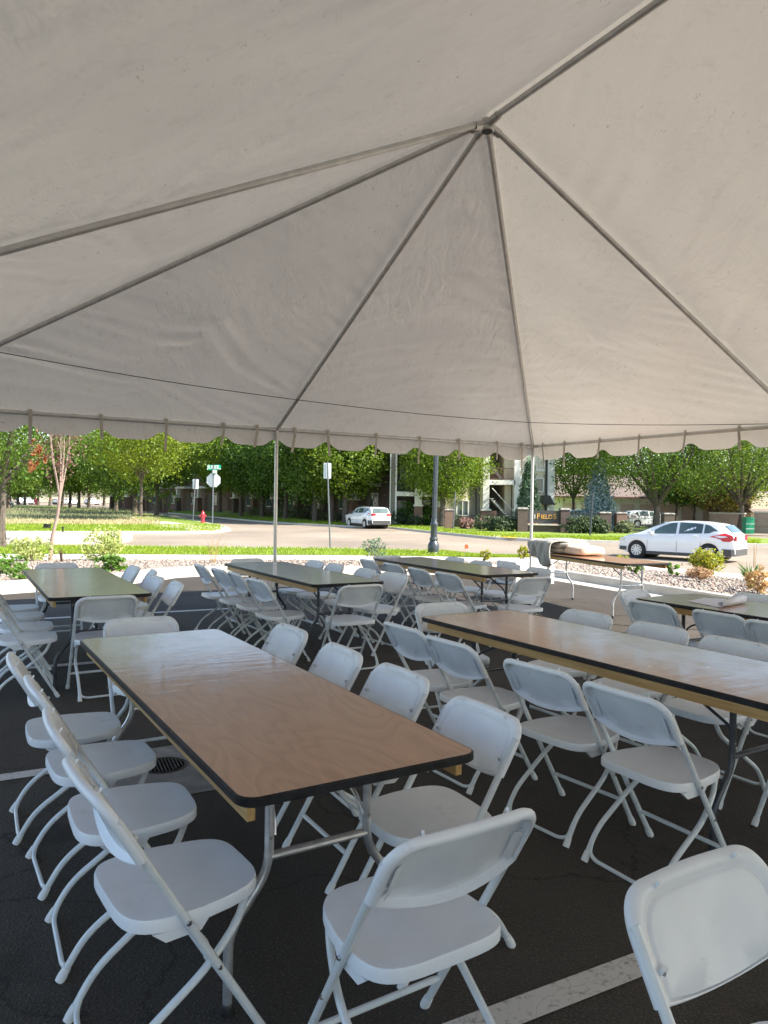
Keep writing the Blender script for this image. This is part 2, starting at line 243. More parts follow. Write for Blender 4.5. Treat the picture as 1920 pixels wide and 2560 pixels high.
# ------------------------------------------------------------------ mesh helpers
class MB:
    def __init__(s): s.v=[]; s.f=[]
    def add(s,vs,fs):
        b=len(s.v); s.v+=[tuple(v) for v in vs]; s.f+=[tuple(i+b for i in f) for f in fs]; return s
    def box(s,c,d,rz=0,taper=1.,rx=0):
        m=Matrix.Rotation(rz,3,'Z')@Matrix.Rotation(rx,3,'X'); c=Vector(c); vs=[]
        for z in (-.5,.5):
            k=taper if z>0 else 1
            for x,y in ((-.5,-.5),(.5,-.5),(.5,.5),(-.5,.5)): vs.append(c+m@Vector((x*d[0]*k,y*d[1]*k,z*d[2])))
        return s.add(vs,[(3,2,1,0),(4,5,6,7),(0,1,5,4),(1,2,6,5),(2,3,7,6),(3,0,4,7)])
    def tube(s,pts,r,n=10,cap=True,radii=None,close=False):
        P=[Vector(p) for p in pts]; k=len(P); up=None; rings=[]
        for i in range(k):
            if close: t=(P[(i+1)%k]-P[i-1])
            else: t=(P[min(i+1,k-1)]-P[max(i-1,0)])
            t.normalize()
            if up is None: up=t.orthogonal().normalized()
            else: up=(up-t*up.dot(t)).normalized()
            w=t.cross(up); rr=radii[i] if radii else r
            rings.append([P[i]+(up*math.cos(2*pi*j/n)+w*math.sin(2*pi*j/n))*rr for j in range(n)])
        b=len(s.v); s.v+=[tuple(v) for q in rings for v in q]
        for i in range(k if close else k-1):
            for j in range(n):
                a=b+i*n; c=b+((i+1)%k)*n; s.f.append((a+j,a+(j+1)%n,c+(j+1)%n,c+j))
        if cap and not close: s.f.append(tuple(b+j for j in range(n))[::-1]); s.f.append(tuple(b+(k-1)*n+j for j in range(n)))
        return s
    def lathe(s,prof,c=(0,0,0),n=16,axis='Z',sc=(1,1)):
        b=len(s.v); c=Vector(c)
        for (r,z) in prof:
            for j in range(n):
                a=2*pi*j/n; p=(r*math.cos(a)*sc[0],r*math.sin(a)*sc[1],z)
                if axis=='Y': p=(p[0],p[2],p[1])
                if axis=='X': p=(p[2],p[0],p[1])
                s.v.append(tuple(c+Vector(p)))
        k=len(prof)
        for i in range(k-1):
            for j in range(n): s.f.append((b+i*n+j,b+i*n+(j+1)%n,b+(i+1)*n+(j+1)%n,b+(i+1)*n+j))
        s.f.append(tuple(b+j for j in range(n))[::-1]); s.f.append(tuple(b+(k-1)*n+j for j in range(n))); return s
    def prism(s,poly,z0,z1,mtx=None):
        n=len(poly); vs=[Vector((x,y,z0)) for x,y in poly]+[Vector((x,y,z1)) for x,y in poly]
        if mtx: vs=[mtx@v for v in vs]
        return s.add(vs,[tuple(range(n))[::-1],tuple(range(n,2*n))]+[(i,(i+1)%n,(i+1)%n+n,i+n) for i in range(n)])
    def build(s,name,m,parent=None,smooth=True,fix=True,angle=35):
        me=bpy.data.meshes.new(name); me.from_pydata(s.v,[],s.f); me.validate()
        if fix:
            import bmesh
            bm=bmesh.new(); bm.from_mesh(me); bmesh.ops.recalc_face_normals(bm,faces=bm.faces[:]); bm.to_mesh(me); bm.free()
        if m: me.materials.append(m)
        if smooth:
            me.shade_smooth()
            try: me.set_sharp_from_angle(angle=R(angle))
            except Exception: pass
        o=bpy.data.objects.new(name,me); C.objects.link(o)
        if parent: o.parent=parent
        return o
def fillet(pts,r,n=4):
    P=[Vector(p) for p in pts]; out=[P[0]]
    for i in range(1,len(P)-1):
        a=(P[i-1]-P[i]); b=(P[i+1]-P[i]); q=min(r,a.length*.48,b.length*.48); a=P[i]+a.normalized()*q; b=P[i]+b.normalized()*q
        for k in range(n+1):
            t=k/n; out.append(a*(1-t)**2+P[i]*2*t*(1-t)+b*t*t)
    out.append(P[-1]); return out
def tag(o,label=None,cat=None,group=None,kind=None):
    if label: o['label']=label
    if cat: o['category']=cat
    if group: o['group']=group
    if kind: o['kind']=kind
    return o
def empty(name,loc,rz=0,label=None,cat=None,group=None):
    o=bpy.data.objects.new(name,None); C.objects.link(o); o.location=loc; o.rotation_euler=(0,0,rz); o.empty_display_size=.1
    return tag(o,label,cat,group)
def children(o): return [c for c in bpy.data.objects if c.parent==o]
KIDS={}
def copy_tree(o,parent=None):
    if o.name not in KIDS: KIDS[o.name]=children(o)
    c=o.copy(); C.objects.link(c); c.parent=parent
    for ch in KIDS[o.name]: copy_tree(ch,c)
    return c
def raw(name,V,Fq,m,parent=None,k=4,smooth=False):
    "fast mesh from numpy arrays of equal-sized faces"
    me=bpy.data.meshes.new(name); V=np.asarray(V,np.float32); Fq=np.asarray(Fq,np.int32)
    me.vertices.add(len(V)); me.vertices.foreach_set('co',V.ravel()); me.loops.add(Fq.size); me.loops.foreach_set('vertex_index',Fq.ravel())
    me.polygons.add(len(Fq)); me.polygons.foreach_set('loop_start',np.arange(0,Fq.size,k,dtype=np.int32)); me.polygons.foreach_set('loop_total',np.full(len(Fq),k,np.int32))
    if smooth: me.polygons.foreach_set('use_smooth',np.ones(len(Fq),bool))
    me.update(calc_edges=True); me.materials.append(m)
    o=bpy.data.objects.new(name,me); C.objects.link(o); o.parent=parent; return o
# ------------------------------------------------------------------ light and sky
SUN=Vector((.957*math.cos(R(41)),-.287*math.cos(R(41)),math.sin(R(41)))).normalized()
ld=bpy.data.lights.new('sun','SUN'); ld.energy=5.0; ld.angle=R(.53); ld.color=(1,.93,.82)
so=bpy.data.objects.new('sun',ld); C.objects.link(so); so.rotation_euler=(-SUN).to_track_quat('-Z','Y').to_euler(); so.location=(20,-10,30)
w=bpy.data.worlds.new('World'); sc.world=w; w.use_nodes=True; wn=w.node_tree
bg=wn.nodes['Background']; sky=wn.nodes.new('ShaderNodeTexSky'); sky.sky_type='NISHITA'; sky.sun_disc=False
sky.sun_elevation=R(41); sky.sun_rotation=math.atan2(SUN.x,SUN.y); sky.air_density=1; sky.dust_density=.8
wn.links.new(sky.outputs[0],bg.inputs[0]); bg.inputs[1].default_value=.125
sc.view_settings.view_transform='Standard'; sc.view_settings.look='None'; sc.view_settings.exposure=1.45; sc.view_settings.gamma=1
# ------------------------------------------------------------------ tables
TAB={'1':(-.653,3.083,31.3),'2':(1.198,4.042,31.2),'3':(-.928,7.871,31.1),'4':(.796,9.005,29.5),'5':(-2.761,6.73,30.2),'6':(3.0,5.2,30.5),'7':(3.054,10.85,19.8)}
def rrect(hx,hy,r,n=5):
    o=[]
    for cx,cy,a0 in ((hx-r,hy-r,0),(-hx+r,hy-r,pi/2),(-hx+r,-hy+r,pi),(hx-r,-hy+r,1.5*pi)):
        for k in range(n+1):
            a=a0+pi/2*k/n; o.append((cx+r*math.cos(a),cy+r*math.sin(a)))
    return o
def make_table(steel):
    t=empty('folding_table',(0,0,0)); s=M[steel]; hx,hy=.381,1.22
    MB().prism(rrect(hx-.006,hy-.006,.05),.739,.7605).build('tabletop',M['wood'],t,angle=50)
    e=MB(); o=rrect(hx,hy,.055,8); i=rrect(hx-.007,hy-.007,.048,8); n=len(o); prof=[(i,.7612),(o,.757),(o,.738),(i,.733)]
    vs=[(x,y,z) for q,z in prof for x,y in q]; e.add(vs,[(a*n+k,a*n+(k+1)%n,((a+1)%4)*n+(k+1)%n,((a+1)%4)*n+k) for a in range(4) for k in range(n)])
    e.build('edge_band',M['edge'],t)
    for sx in (-1,1): MB().box((sx*.335,0,.708),(.022,2.34,.05)).build('side_rail',M['pine'],t,smooth=False)
    for sy in (-1,1):
        MB().box((0,sy*.90,.718),(.64,.09,.03)).build('cleat',M['pine'],t,smooth=False)
        y=sy*.90; legs=[]
        for sx in (-1,1):
            l=MB().tube(fillet([(sx*.17,y,.715),(sx*.17,y,.40),(sx*.295,y,.24),(sx*.295,y,.012)],.06),.0145,12).build('leg',s,t)
            MB().lathe([(.018,0),(.018,.03),(.0155,.035)],(sx*.295,y,0),12).build('rubber_foot',M['black'],l)
            legs.append(l)
            # folding brace: slopes from the leg up to the underside
            b=MB().tube(fillet([(sx*.155,y,.50),(sx*.145,y-sy*.03,.56),(sx*.12,y-sy*.33,.70),(sx*.12,y-sy*.36,.715)],.03),.0075,8)
            b.build('brace',s,t)
        MB().tube([(-.17,y,.44),(.17,y,.44)],.0135,10).build('crossbar',s,t)
        MB().tube([(-.13,y-sy*.26,.66),(.13,y-sy*.26,.66)],.006,8).build('brace_bar',s,t)
        rv=MB()
        for sx in (-1,1):
            for z in (.50,.66): rv.lathe([(.006,0),(.006,.006)],(sx*.17,y+sy*.0145,z),8,axis='Y')
        rv.build('rivet',M['rivet'],t)
    return t
TL={'1':('chrome','large table with wood top at the front left, on shiny steel legs'),
'2':('darksteel','long table on the right with yellow pine side rail and dark legs'),
'3':('darksteel','table with bluish reflecting top just in front of the middle tent pole'),
'4':('darksteel','dark topped table second row, left of the corner tent pole'),
'5':('darksteel','olive brown topped table at the left, beside the rock bed'),
'6':('darksteel','glossy table at the right edge with a paper roll on it'),
'7':('chrome','sunlit table beside the corner pole, piled with folded canvas')}
base={'chrome':make_table('chrome'),'darksteel':make_table('darksteel')}; used=set(); TOBJ={}
for k,(x,y,a) in TAB.items():
    st,lab=TL[k]; o=base[st] if st not in used else copy_tree(base[st]); 
    used.add(st); o.location=(x,y,0); o.rotation_euler=(0,0,R(a)); tag(o,lab,'table','folding banquet tables under the tent'); TOBJ[k]=o
# ------------------------------------------------------------------ chairs
def make_chair():
    t=empty('folding_chair',(0,0,0))
    # seat
    n=44; rings=[]
    def outl(k,z,dish=0,sy=1):
        q=[]
        for j in range(n):
            a=2*pi*j/n; c,s_=math.cos(a),math.sin(a); e=2/4.2
            y=.203*math.copysign(abs(s_)**e,s_)*k; hw=.208-.035*max(0,(y+.02)/.2)
            x=hw*math.copysign(abs(c)**e,c)*k; q.append((x,y,z+dish*(1-(x/.2)**2*.6)+ (.006*(abs(y)/.2)**3)))
        return q
    rr=[outl(.02,.430),outl(.45,.4305),outl(.8,.433),outl(.93,.438),outl(.985,.4375),outl(1.0,.428),outl(1.0,.404),outl(.965,.402),outl(.94,.418),outl(.3,.418),outl(.02,.418)]
    m=MB(); m.add([v for q in rr for v in q],[(a*n+j,a*n+(j+1)%n,(a+1)*n+(j+1)%n,(a+1)*n+j) for a in range(len(rr)-1) for j in range(n)]+[tuple(range(n))[::-1],tuple((len(rr)-1)*n+j for j in range(n))])
    for sx in (-1,1): # moulded ears that hold the pivot
        m.prism([(-.135,.403),(.015,.403),(-.005,.378),(-.10,.374)],sx*.196-.006,sx*.196+.006,Matrix(((0,0,1,0),(1,0,0,0),(0,1,0,0),(0,0,0,1))))
    m.build('seat',M['plastic'],t,angle=50)
    # backrest frame coordinates
    d=Vector((0,-.509,.861)); nn=Vector((0,.861,.509)); top=Vector((0,-.262,.785)); ctr=top-d*.108
    def bp(x,b,off): 
        bow=-(.012+.022*min(1,max(0,(.10-b)/.20))**.8)*(1-min(1,(x/.222)**2)); return Vector((x,0,0))+ctr+d*b+nn*(off+bow)
    base_=[]
    for k in range(13): base_.append((-.226+.452*k/12,-.094-.020*(1-((k-6)/6)**2)))
    for k in range(1,5): base_.append((.226,-.094+.104*k/5))
    for k in range(13): a_=pi/2*k/12; base_.append((.226-.092+.092*math.cos(a_)**.85,.010+.098*math.sin(a_)**.85))
    for k in range(1,9): base_.append((.134-.268*k/9,.108+.004*math.sin(pi*k/9)))
    for k in range(12,-1,-1): a_=pi/2*k/12; base_.append((-.226+.092-.092*math.cos(a_)**.85,.010+.098*math.sin(a_)**.85))
    for k in range(4,0,-1): base_.append((-.226,-.094+.104*k/5))
    n=len(base_)
    def ol(ins,off):
        fx_=1-ins/.226; fb=1-ins/.218; return [bp(x*fx_,-.094+.02*ins+(b_+.094)*fb if b_>-.094 else b_+ins*.15,off) for x,b_ in base_]
    def flat(k,off): return [bp(x*k,-.104*k+(b_+.104)*(.85*k)-.0,off) if False else bp(x*.80*k,(b_+.0)*.80*k-.006*k,off) for x,b_ in base_]
    rr=[flat(.03,.008),flat(.6,.008),ol(.050,.008),ol(.045,.0065),ol(.040,.0025),ol(.034,.0045),ol(.028,.0085),ol(.016,.0085),ol(.006,.004),ol(.001,-.003),ol(.0,-.009),ol(.003,-.017),ol(.010,-.021),ol(.019,-.020),ol(.023,-.015),ol(.026,.000),ol(.032,.002),flat(.6,.003),flat(.03,.003)]
    m=MB(); m.add([v for q in rr for v in q],[(a*n+j,a*n+(j+1)%n,(a+1)*n+(j+1)%n,(a+1)*n+j) for a in range(len(rr)-1) for j in range(n)]+[tuple(range(n))[::-1],tuple((len(rr)-1)*n+j for j in range(n))])
    for sx in (-1,1):
        for q in (.165,.182):  # ribs on the hollow back
            m.add([bp(sx*q,-.07,-.001),bp(sx*q,.02,-.001),bp(sx*(q+.02),.02,-.012),bp(sx*(q+.02),-.08,-.014),bp(sx*(q+.003),-.07,-.001),bp(sx*(q+.003),.02,-.001),bp(sx*(q+.023),.02,-.012),bp(sx*(q+.023),-.08,-.014)],[(0,1,2,3),(7,6,5,4),(0,4,5,1),(1,5,6,2),(2,6,7,3),(3,7,4,0)])
        c=bp(sx*.192,-.045,.013); m.box(c-nn*.006,(.016,.008,.032),rx=-R(30.6)) # screw pocket
        c=bp(sx*.125,.086,.008); m.box(c,(.005,.006,.034),rx=-R(30.6))
    bk=m.build('backrest',M['plastic'],t,angle=50)
    r=MB()
    for sx in (-1,1): r.lathe([(.004,-.002),(.004,.004)],bp(sx*.192,-.045,.0125),8,axis='Y')
    r.build('screw',M['rivet'],bk)
    # tubes
    fx=.213
    for sx in (-1,1):
        P=[(sx*fx,-.262+.591*.06-.004,.725),(sx*fx,-.262+.591*.355-.003,.43),(sx*fx,.196,.012)]
        l=MB().tube(P,.0115,10).build('leg',M['tubew'],t)
        q=Vector((sx*fx,.196,.012)); dd=Vector((0,.509,-.861))
        MB().tube([q-dd*.03,q-dd*.004,q+dd*.012],.0155,12,radii=[.0135,.0155,.0145]).build('rubber_foot',M['cap'],l)
        rx_=sx*(fx-.026)
        P=fillet([(sx*.150,.145,.408),(sx*.160,.118,.345),(rx_,.02,.262),(rx_,-.178,.125),(rx_,-.246,.010)],.06,5)
        l=MB().tube(P,.0110,10).build('leg',M['tubew'],t)
        q=Vector((rx_,-.246,.010)); dd=Vector((0,-.5,-.86))
        MB().tube([q-dd*.035,q-dd*.004,q+dd*.010],.0155,12,radii=[.013,.0155,.0145]).build('rubber_foot',M['cap'],l)
        rv=MB(); rv.lathe([(.006,0),(.0075,.002),(.005,.005)],(sx*(fx+.0105),-.047,.418),10,axis='X',sc=(1,1)) if sx>0 else rv.lathe([(.006,0),(.0075,-.002),(.005,-.005)],(sx*(fx+.0105),-.047,.418),10,axis='X')
        rv.lathe([(.006,0),(.005,sx*.004)],(sx*(fx+.0105),.040,.272),10,axis='X'); rv.build('rivet',M['rivet'],t)
    MB().tube([(-fx,.120,.135),(-fx+.03,.120,.135),(fx-.03,.120,.135),(fx,.120,.135)],.009,10,radii=[.006,.0095,.0095,.006]).build('stretcher',M['tubew'],t)
    a=fx-.026
    P=fillet([(-a,-.168,.130),(-a+.004,-.205,.085),(-a+.008,-.228,.036),(-a+.05,-.238,.022),(a-.05,-.238,.022),(a-.008,-.228,.036),(a-.004,-.205,.085),(a,-.168,.130)],.03,4)
    MB().tube(P,.0082,10).build('rear_stretcher',M['tubew'],t)
    return t
chair=make_chair(); first=True
SIDE={'L':-90,'R':90,'N':0,'F':180}
near=['nearest the camera','second from the camera','third from the camera','farthest from the camera']
TN={'1':'the front left table','2':'the long right table','3':'the middle pole table','4':'the corner pole table','5':'the olive topped left table','6':'the table with paper roll'}
SN={'L':'left','R':'right'}
CH={'1':{'L':[(-.44,-.87),(-.44,-.32),(-.44,.24),(-.47,.76)],'R':[(.42,-.86),(.47,-.24),(.47,.32),(.49,.98)],'N':[(.02,-1.365)],'F':[(.05,1.43)]},
'5':{'L':[(-.49,-.93),(-.46,-.38),(-.47,.23),(-.47,.75)],'R':[(.46,-.65),(.41,-.11),(.52,.53),(.44,1.02)],'N':[(.01,-1.12)],'F':[(0,1.44)]},
'3':{'L':[(-.47,-.70),(-.44,-.06),(-.46,.39),(-.49,.93)],'R':[(.56,-.73),(.51,-.17),(.48,.50),(.46,.97)],'N':[(-.03,-1.25)],'F':[(.05,1.31)]},
'4':{'L':[(-.45,-.98),(-.46,-.43),(-.41,.23),(-.41,.84)],'R':[(.40,-.88),(.44,-.30),(.37,.16),(.40,.79)],'N':[(-.08,-1.42)],'F':[(-.09,1.07)]},
'2':{'L':[(-.50,-.80),(-.49,-.27),(-.49,.40),(-.46,.90)],'R':[(.42,-.98),(.45,-.34),(.48,.20),(.49,.79)],'N':[],'F':[(.04,1.34)]},
'6':{'L':[(-.36,-.75),(-.36,-.12),(-.30,.32),(-.31,.90)],'R':[(.45,-.15),(.47,.40),(.47,.86)],'N':[],'F':[(.0,1.27)]}}
def put_chair(x,y,a,label,group):
    global first
    o=chair if first else copy_tree(chair); first=False
    o.location=(x,y,0); o.rotation_euler=(0,0,a); tag(o,label,'chair',group)
YAW={('1','L',0):4,('1','R',0):-3,('2','L',1):5,('5','R',1):7,('5','R',2):-6,('3','R',0):8,('2','F',0):-5,('6','F',0):9,('1','N',0):1}
for k,S in CH.items():
    tx,ty,ta=TAB[k]; ta=R(ta); c,s_=math.cos(ta),math.sin(ta)
    for sd,L in S.items():
        for i,(lx,ly) in enumerate(L):
            yaw=YAW.get((k,sd,i),rnd.uniform(-3,3))
            if sd in SN:
                wd=near[i] if len(L)==4 else ['nearest the camera','middle one','farthest from the camera'][i]
                lab='white chair on %s side of %s, %s'%(SN[sd],TN[k],wd)
            elif sd=='N': lab='white folding chair at the near end of %s'%TN[k]
            else: lab='white folding chair at the far end of %s'%TN[k]
            put_chair(tx+c*lx-s_*ly,ty+s_*lx+c*ly,ta+R(SIDE[sd]+yaw),lab,'chairs around '+TN[k][4:])
put_chair(.785,1.30,R(30.5+180+1),'white folding chair at the bottom right corner, close up, only its back showing','chairs around the tables')
# ------------------------------------------------------------------ tent
P1=Vector((-1.539,10.531,0)); C1=Vector((2.569,12.904,0)); e=(C1-P1); HW=e.length; e.normalize(); nn=Vector((e.y,-e.x,0)); HE=2.512; HP=4.822
def TP(a,b,z): # tent coordinates: a across (0 at end middle), b from the end wall toward the camera
    return P1+e*a+nn*b+Vector((0,0,z))
tent=empty('frame_tent',P1,0,'big white frame tent roof on grey metal poles over the tables','tent')
TI=tent.matrix_world
def tl(p): return p-P1
BAYS=4; LEN=HW*BAYS
def pipe(name,a,b,r=.026,par=tent,m='alu',n=14): return MB().tube([tl(a),tl(b)],r,n).build(name,M[m],par)
posts=[(0,0),(HW,0),(-HW,0)]+[(s_*HW,HW*k) for k in range(1,BAYS+1) for s_ in (-1,1)]+[(0,LEN)]
for a,b in posts:
    p=TP(a,b,0); o=MB().tube([tl(p),tl(p+Vector((0,0,HE-.03)))],.0255,14).build('pole',M['alu'],tent)
    MB().box(tl(p+Vector((0,0,.004))),(.16,.16,.008),rz=R(30)).build('base_plate',M['alu'],o,smooth=False)
hubs=[HW*k for k in range(1,BAYS)]
for a,b in (((-HW,0),(0,0)),((0,0),(HW,0)),((-HW,LEN),(0,LEN)),((0,LEN),(HW,LEN))): pipe('eave_pipe',TP(*a,HE),TP(*b,HE))
for s_ in (-1,1):
    for k in range(BAYS): pipe('eave_pipe',TP(s_*HW,HW*k,HE),TP(s_*HW,HW*(k+1),HE))
off=.07
def raf(a,b,h):
    H=TP(0,h,HP-.03); E=TP(a,b,HE); d=(H-E).normalized(); o=pipe('rafter',E,H-d*.08,.0265)
for a,b in ((-HW,0),(0,0),(HW,0)): raf(a,b,hubs[0])
for a,b in ((-HW,LEN),(0,LEN),(HW,LEN)): raf(a,b,hubs[-1])
for h in hubs:
    for s_ in (-1,1): raf(s_*HW,h,h)
for i in range(len(hubs)-1): pipe('ridge_pipe',TP(0,hubs[i]+.08,HP-.03),TP(0,hubs[i+1]-.08,HP-.03),.0275)
for h in hubs:
    p=tl(TP(0,h,HP-.03)); o=MB().lathe([(.02,-.082),(.050,-.082),(.060,-.078),(.060,-.066),(.050,-.06),(.05,.02),(.02,.03)],p,24).build('hub',M['alu'],tent)
    MB().lathe([(.048,-.0845),(.048,-.083)],p,24).build('hub_plate',M['iron'],o)
    s=MB()
    dirs=[(TP(a,b,HE)-TP(0,h,HP)).normalized() for a,b in ((-HW,h),(HW,h),(-HW,h-HW),(0,h-HW),(HW,h-HW))]+[nn.copy()]
    for d in dirs: s.tube([p+d*.035-Vector((0,0,.02)),p+d*.15-Vector((0,0,.004))],.037,14)
    s.build('hub_sleeve',M['brightalu'],o)
# corner fittings
f=MB()
for a,b in posts:
    p=TP(a,b,HE)
    for d in (e,-e,nn,-nn):
        q=p+d*.14; l=(q-P1)
        if abs(l.dot(e))<=HW+.01 and -.01<=l.dot(nn)<=LEN+.01 and (abs(abs(l.dot(e))-HW)<.02 or abs(l.dot(nn))<.02 or abs(l.dot(nn)-LEN)<.02): f.tube([tl(p),tl(q)],.031,12)
    f.tube([tl(p+Vector((0,0,-.16))),tl(p)],.031,12)
f.build('corner_fitting',M['alu'],tent)
# canopy: bilinear patches with sag and tension wrinkles
def ridge_noise(p,f,o=0): return 1-abs(noise.noise(Vector((p.x*f+o,p.y*f,p.z*f))))*2
def canopy():
    m=MB()
    def patch(A,B,Cc,Dd,nu,nv,seed):
        # A,B on the ridge/hub side, Dd,Cc on the eave side
        b=len(m.v); nrm=((B if (B-A).length>.01 else Cc)-A).cross(Dd-A).normalized()
        if nrm.z<0: nrm=-nrm
        lift=.036
        def pos(u,v):
            p=(A*(1-u)+B*u)*(1-v)+(Dd*(1-u)+Cc*u)*v
            su=math.sin(pi*u); sv=math.sin(pi*v); tri=(B-A).length<.01
            wid=(v if tri else 1)
            sag=-.075*su**.8*sv**.7*wid
            # diagonal tension folds that fade away from the seams
            edge=math.exp(-min(u,1-u)*7)*.9+.25
            q=p-A; t1=(Dd-A).normalized() if u<.5 else (Cc-B).normalized(); al=q.dot(t1); ac=(q-t1*al).length
            ph=al*11+ac*7+3*noise.noise(Vector((al*.6,ac*.9,seed)))
            wr=.034*edge*sv**.5*(ridge_noise(Vector((ph*.35,ac*.55,seed)),1))*wid
            wr+=.028*noise.noise(Vector((q.x*1.6,q.y*1.6,seed+4)))*su*sv
            wr+=.020*ridge_noise(Vector((al*1.9+ac*3.1,(al-ac)*.35,seed+9)),1)*su*sv*max(0,noise.noise(Vector((q.x*.5,q.y*.5,seed+2)))+.2)*1.6
            wr*=min(1,min(u,1-u)*14)
            hem=.012*noise.noise(Vector((p.x*5.,p.y*5,1)))*math.exp(-min(u,1-u)*25)*sv
            return tl(p+Vector((0,0,lift+hem))+nrm*(sag+wr))
        for i in range(nu+1):
            for j in range(nv+1): m.v.append(tuple(pos(i/nu,j/nv)))
        if (B-A).length>.01 and nu>50:
            for us in ():
                q=MB(); ww=.007/(B-A).length; N_=90
                for j in range(N_+1):
                    for du in (-ww,ww): q.v.append(tuple(pos(us+du,j/N_)-nrm*.004))
                for j in range(N_): q.f.append((2*j,2*j+1,2*j+3,2*j+2))
                q.build('seam',M['canvas'],tent,fix=False,angle=180)
        for i in range(nu):
            for j in range(nv):
                k=b+i*(nv+1)+j; m.f.append((k,k+1,k+nv+2,k+nv+1))
    H=[TP(0,h,HP+.005) for h in hubs]; E=lambda a,b: TP(a,b,HE+.0)
    patch(H[0],H[0],E(0,0),E(-HW,0),110,130,1); patch(H[0],H[0],E(HW,0),E(0,0),110,130,2)
    patch(H[0],H[0],E(HW,HW),E(HW,0),110,130,3); patch(H[0],H[0],E(-HW,0),E(-HW,HW),110,130,4)
    for i in range(len(hubs)-1):
        r=120 if i==0 else 16
        patch(H[i],H[i+1],E(HW,hubs[i+1]),E(HW,hubs[i]),r,r,5+i); patch(H[i],H[i+1],E(-HW,hubs[i+1]),E(-HW,hubs[i]),r,r,15+i)
    L=H[-1]
    for A,B in (((-HW,LEN),(0,LEN)),((0,LEN),(HW,LEN)),((HW,LEN),(HW,LEN-HW)),((-HW,LEN-HW),(-HW,LEN))): patch(L,L,E(*B),E(*A),14,14,30)
    o=m.build('canopy',M['canvas'],tent,fix=False,angle=180)
canopy()
def valance(A,B,out,seed):
    m=MB(); L=(B-A).length; d=(B-A).normalized(); nx=int(L/.02); k=6; step=L/k; rows=7
    for i in range(nx+1):
        s=L*i/nx; ph=((s+.05*noise.noise(Vector((s*.9,seed,7))))%step)/step; ph=min(ph,1-ph)*step    # distance from a notch
        nb=.285-.105*math.exp(-(ph/.135)**2.4)
        nb+=.012*noise.noise(Vector((s*1.3,seed*3,0)))+.004*noise.noise(Vector((s*9,seed,0)))
        if s<.015 or s>L-.015: nb=.20
        for j in range(rows+1):
            t=max(0,(j-1)/(rows-1)); z=HE+.030-(nb-.015)*t if j else HE+.037
            wv=.012*math.sin(s*5+seed)*t+.010*t*noise.noise(Vector((s*3,t*2,seed)))+.012*math.sin(min(1,t*3)*pi/2)
            p=A+d*s+out*(.03+wv) if j else A+d*s+Vector((0,0,0)); p.z=z; m.v.append(tuple(tl(p)))
    for i in range(nx):
        for j in range(rows): a=i*(rows+1)+j; m.f.append((a,a+1,a+rows+2,a+rows+1))
    o=m.build('valance',M['canvas'],tent,fix=False,angle=180)
    for q in range(k+1):
        for dx in ((0,) if 0<q<k else ((.28,) if q==0 else (-.28,))):
            s=q*step+dx+rnd.uniform(-.03,.03); 
            if s<.1 or s>L-.1: continue
            p=A+d*s; ln=rnd.uniform(.26,.40); tb=MB(); wdt=rnd.uniform(.028,.042); sway=rnd.uniform(-.05,.05)
            pts=[(out*.02,.06),(-out*.034,.045),(-out*.04,-.03),(-out*.036+d*sway*.3,-.12),(-out*.034+d*sway,-ln)]
            vs=[]
            for off_,z in pts:
                c=p+off_; c.z=HE+z
                vs+= [tl(c-d*wdt/2),tl(c+d*wdt/2),tl(c+d*wdt/2-out*.003),tl(c-d*wdt/2-out*.003)]
            fs=[]
            for a in range(len(pts)-1):
                for b_ in range(4): fs.append((a*4+b_,a*4+(b_+1)%4,(a+1)*4+(b_+1)%4,(a+1)*4+b_))
            fs+=[(3,2,1,0),tuple(4*(len(pts)-1)+x for x in range(4))]
            tb.add(vs,fs); tb.build('tie_strap',M['strap'],tent,smooth=False)
valance(TP(-HW,0,0),TP(0,0,0),-nn,1); valance(TP(0,0,0),TP(HW,0,0),-nn,2)
for k in range(BAYS):
    valance(TP(HW,HW*k,0),TP(HW,HW*(k+1),0),e,3+k); valance(TP(-HW,HW*k,0),TP(-HW,HW*(k+1),0),-e,9+k)
# thin rope tied across below the rafters
def on(a,b,t): return TP(a,b,HE).lerp(TP(0,HW,HP),t)-Vector((0,0,.05))
pts=[on(-HW,0,.24),on(0,0,.165),on(HW,0,.155),TP(HW,HW,HE+.01)]; pp=[]
for i in range(3):
    for k in range(10): t=k/10; q=pts[i].lerp(pts[i+1],t); q.z-=.03*math.sin(pi*t); pp.append(q)
pp.append(pts[3]); tag(MB().tube(pp,.0045,6).build('rope',M['cord']),'thin dark rope strung under the tent roof above the eave','rope')
# ballast blocks at the poles
def ballast(p,d,rz,lab,m='white'):
    x,y,z=d; b=MB().prism(rrect(x/2,y/2,.04),.0,z*.97).prism(rrect(x/2-.02,y/2-.02,.03),z*.97,z).build('ballast_block',M[m]); b.location=p; b.rotation_euler=(0,0,rz); tag(b,lab,'ballast block')
M['ballast']=mat('pale_ballast',(.70,.69,.66),(.58,.57,.54),rough=.8,scale=4,bmp=.3,bscale=60)
ballast(G(1335,1462)+Vector((-.1,.35,0)),(.95,.6,.43),R(28),'large pale weight block behind the chairs at the corner tent pole','ballast')
ballast(G(592,1493),(.34,.3,.27),R(20),'small white weight block on the ground left of the middle tent pole','ballast')
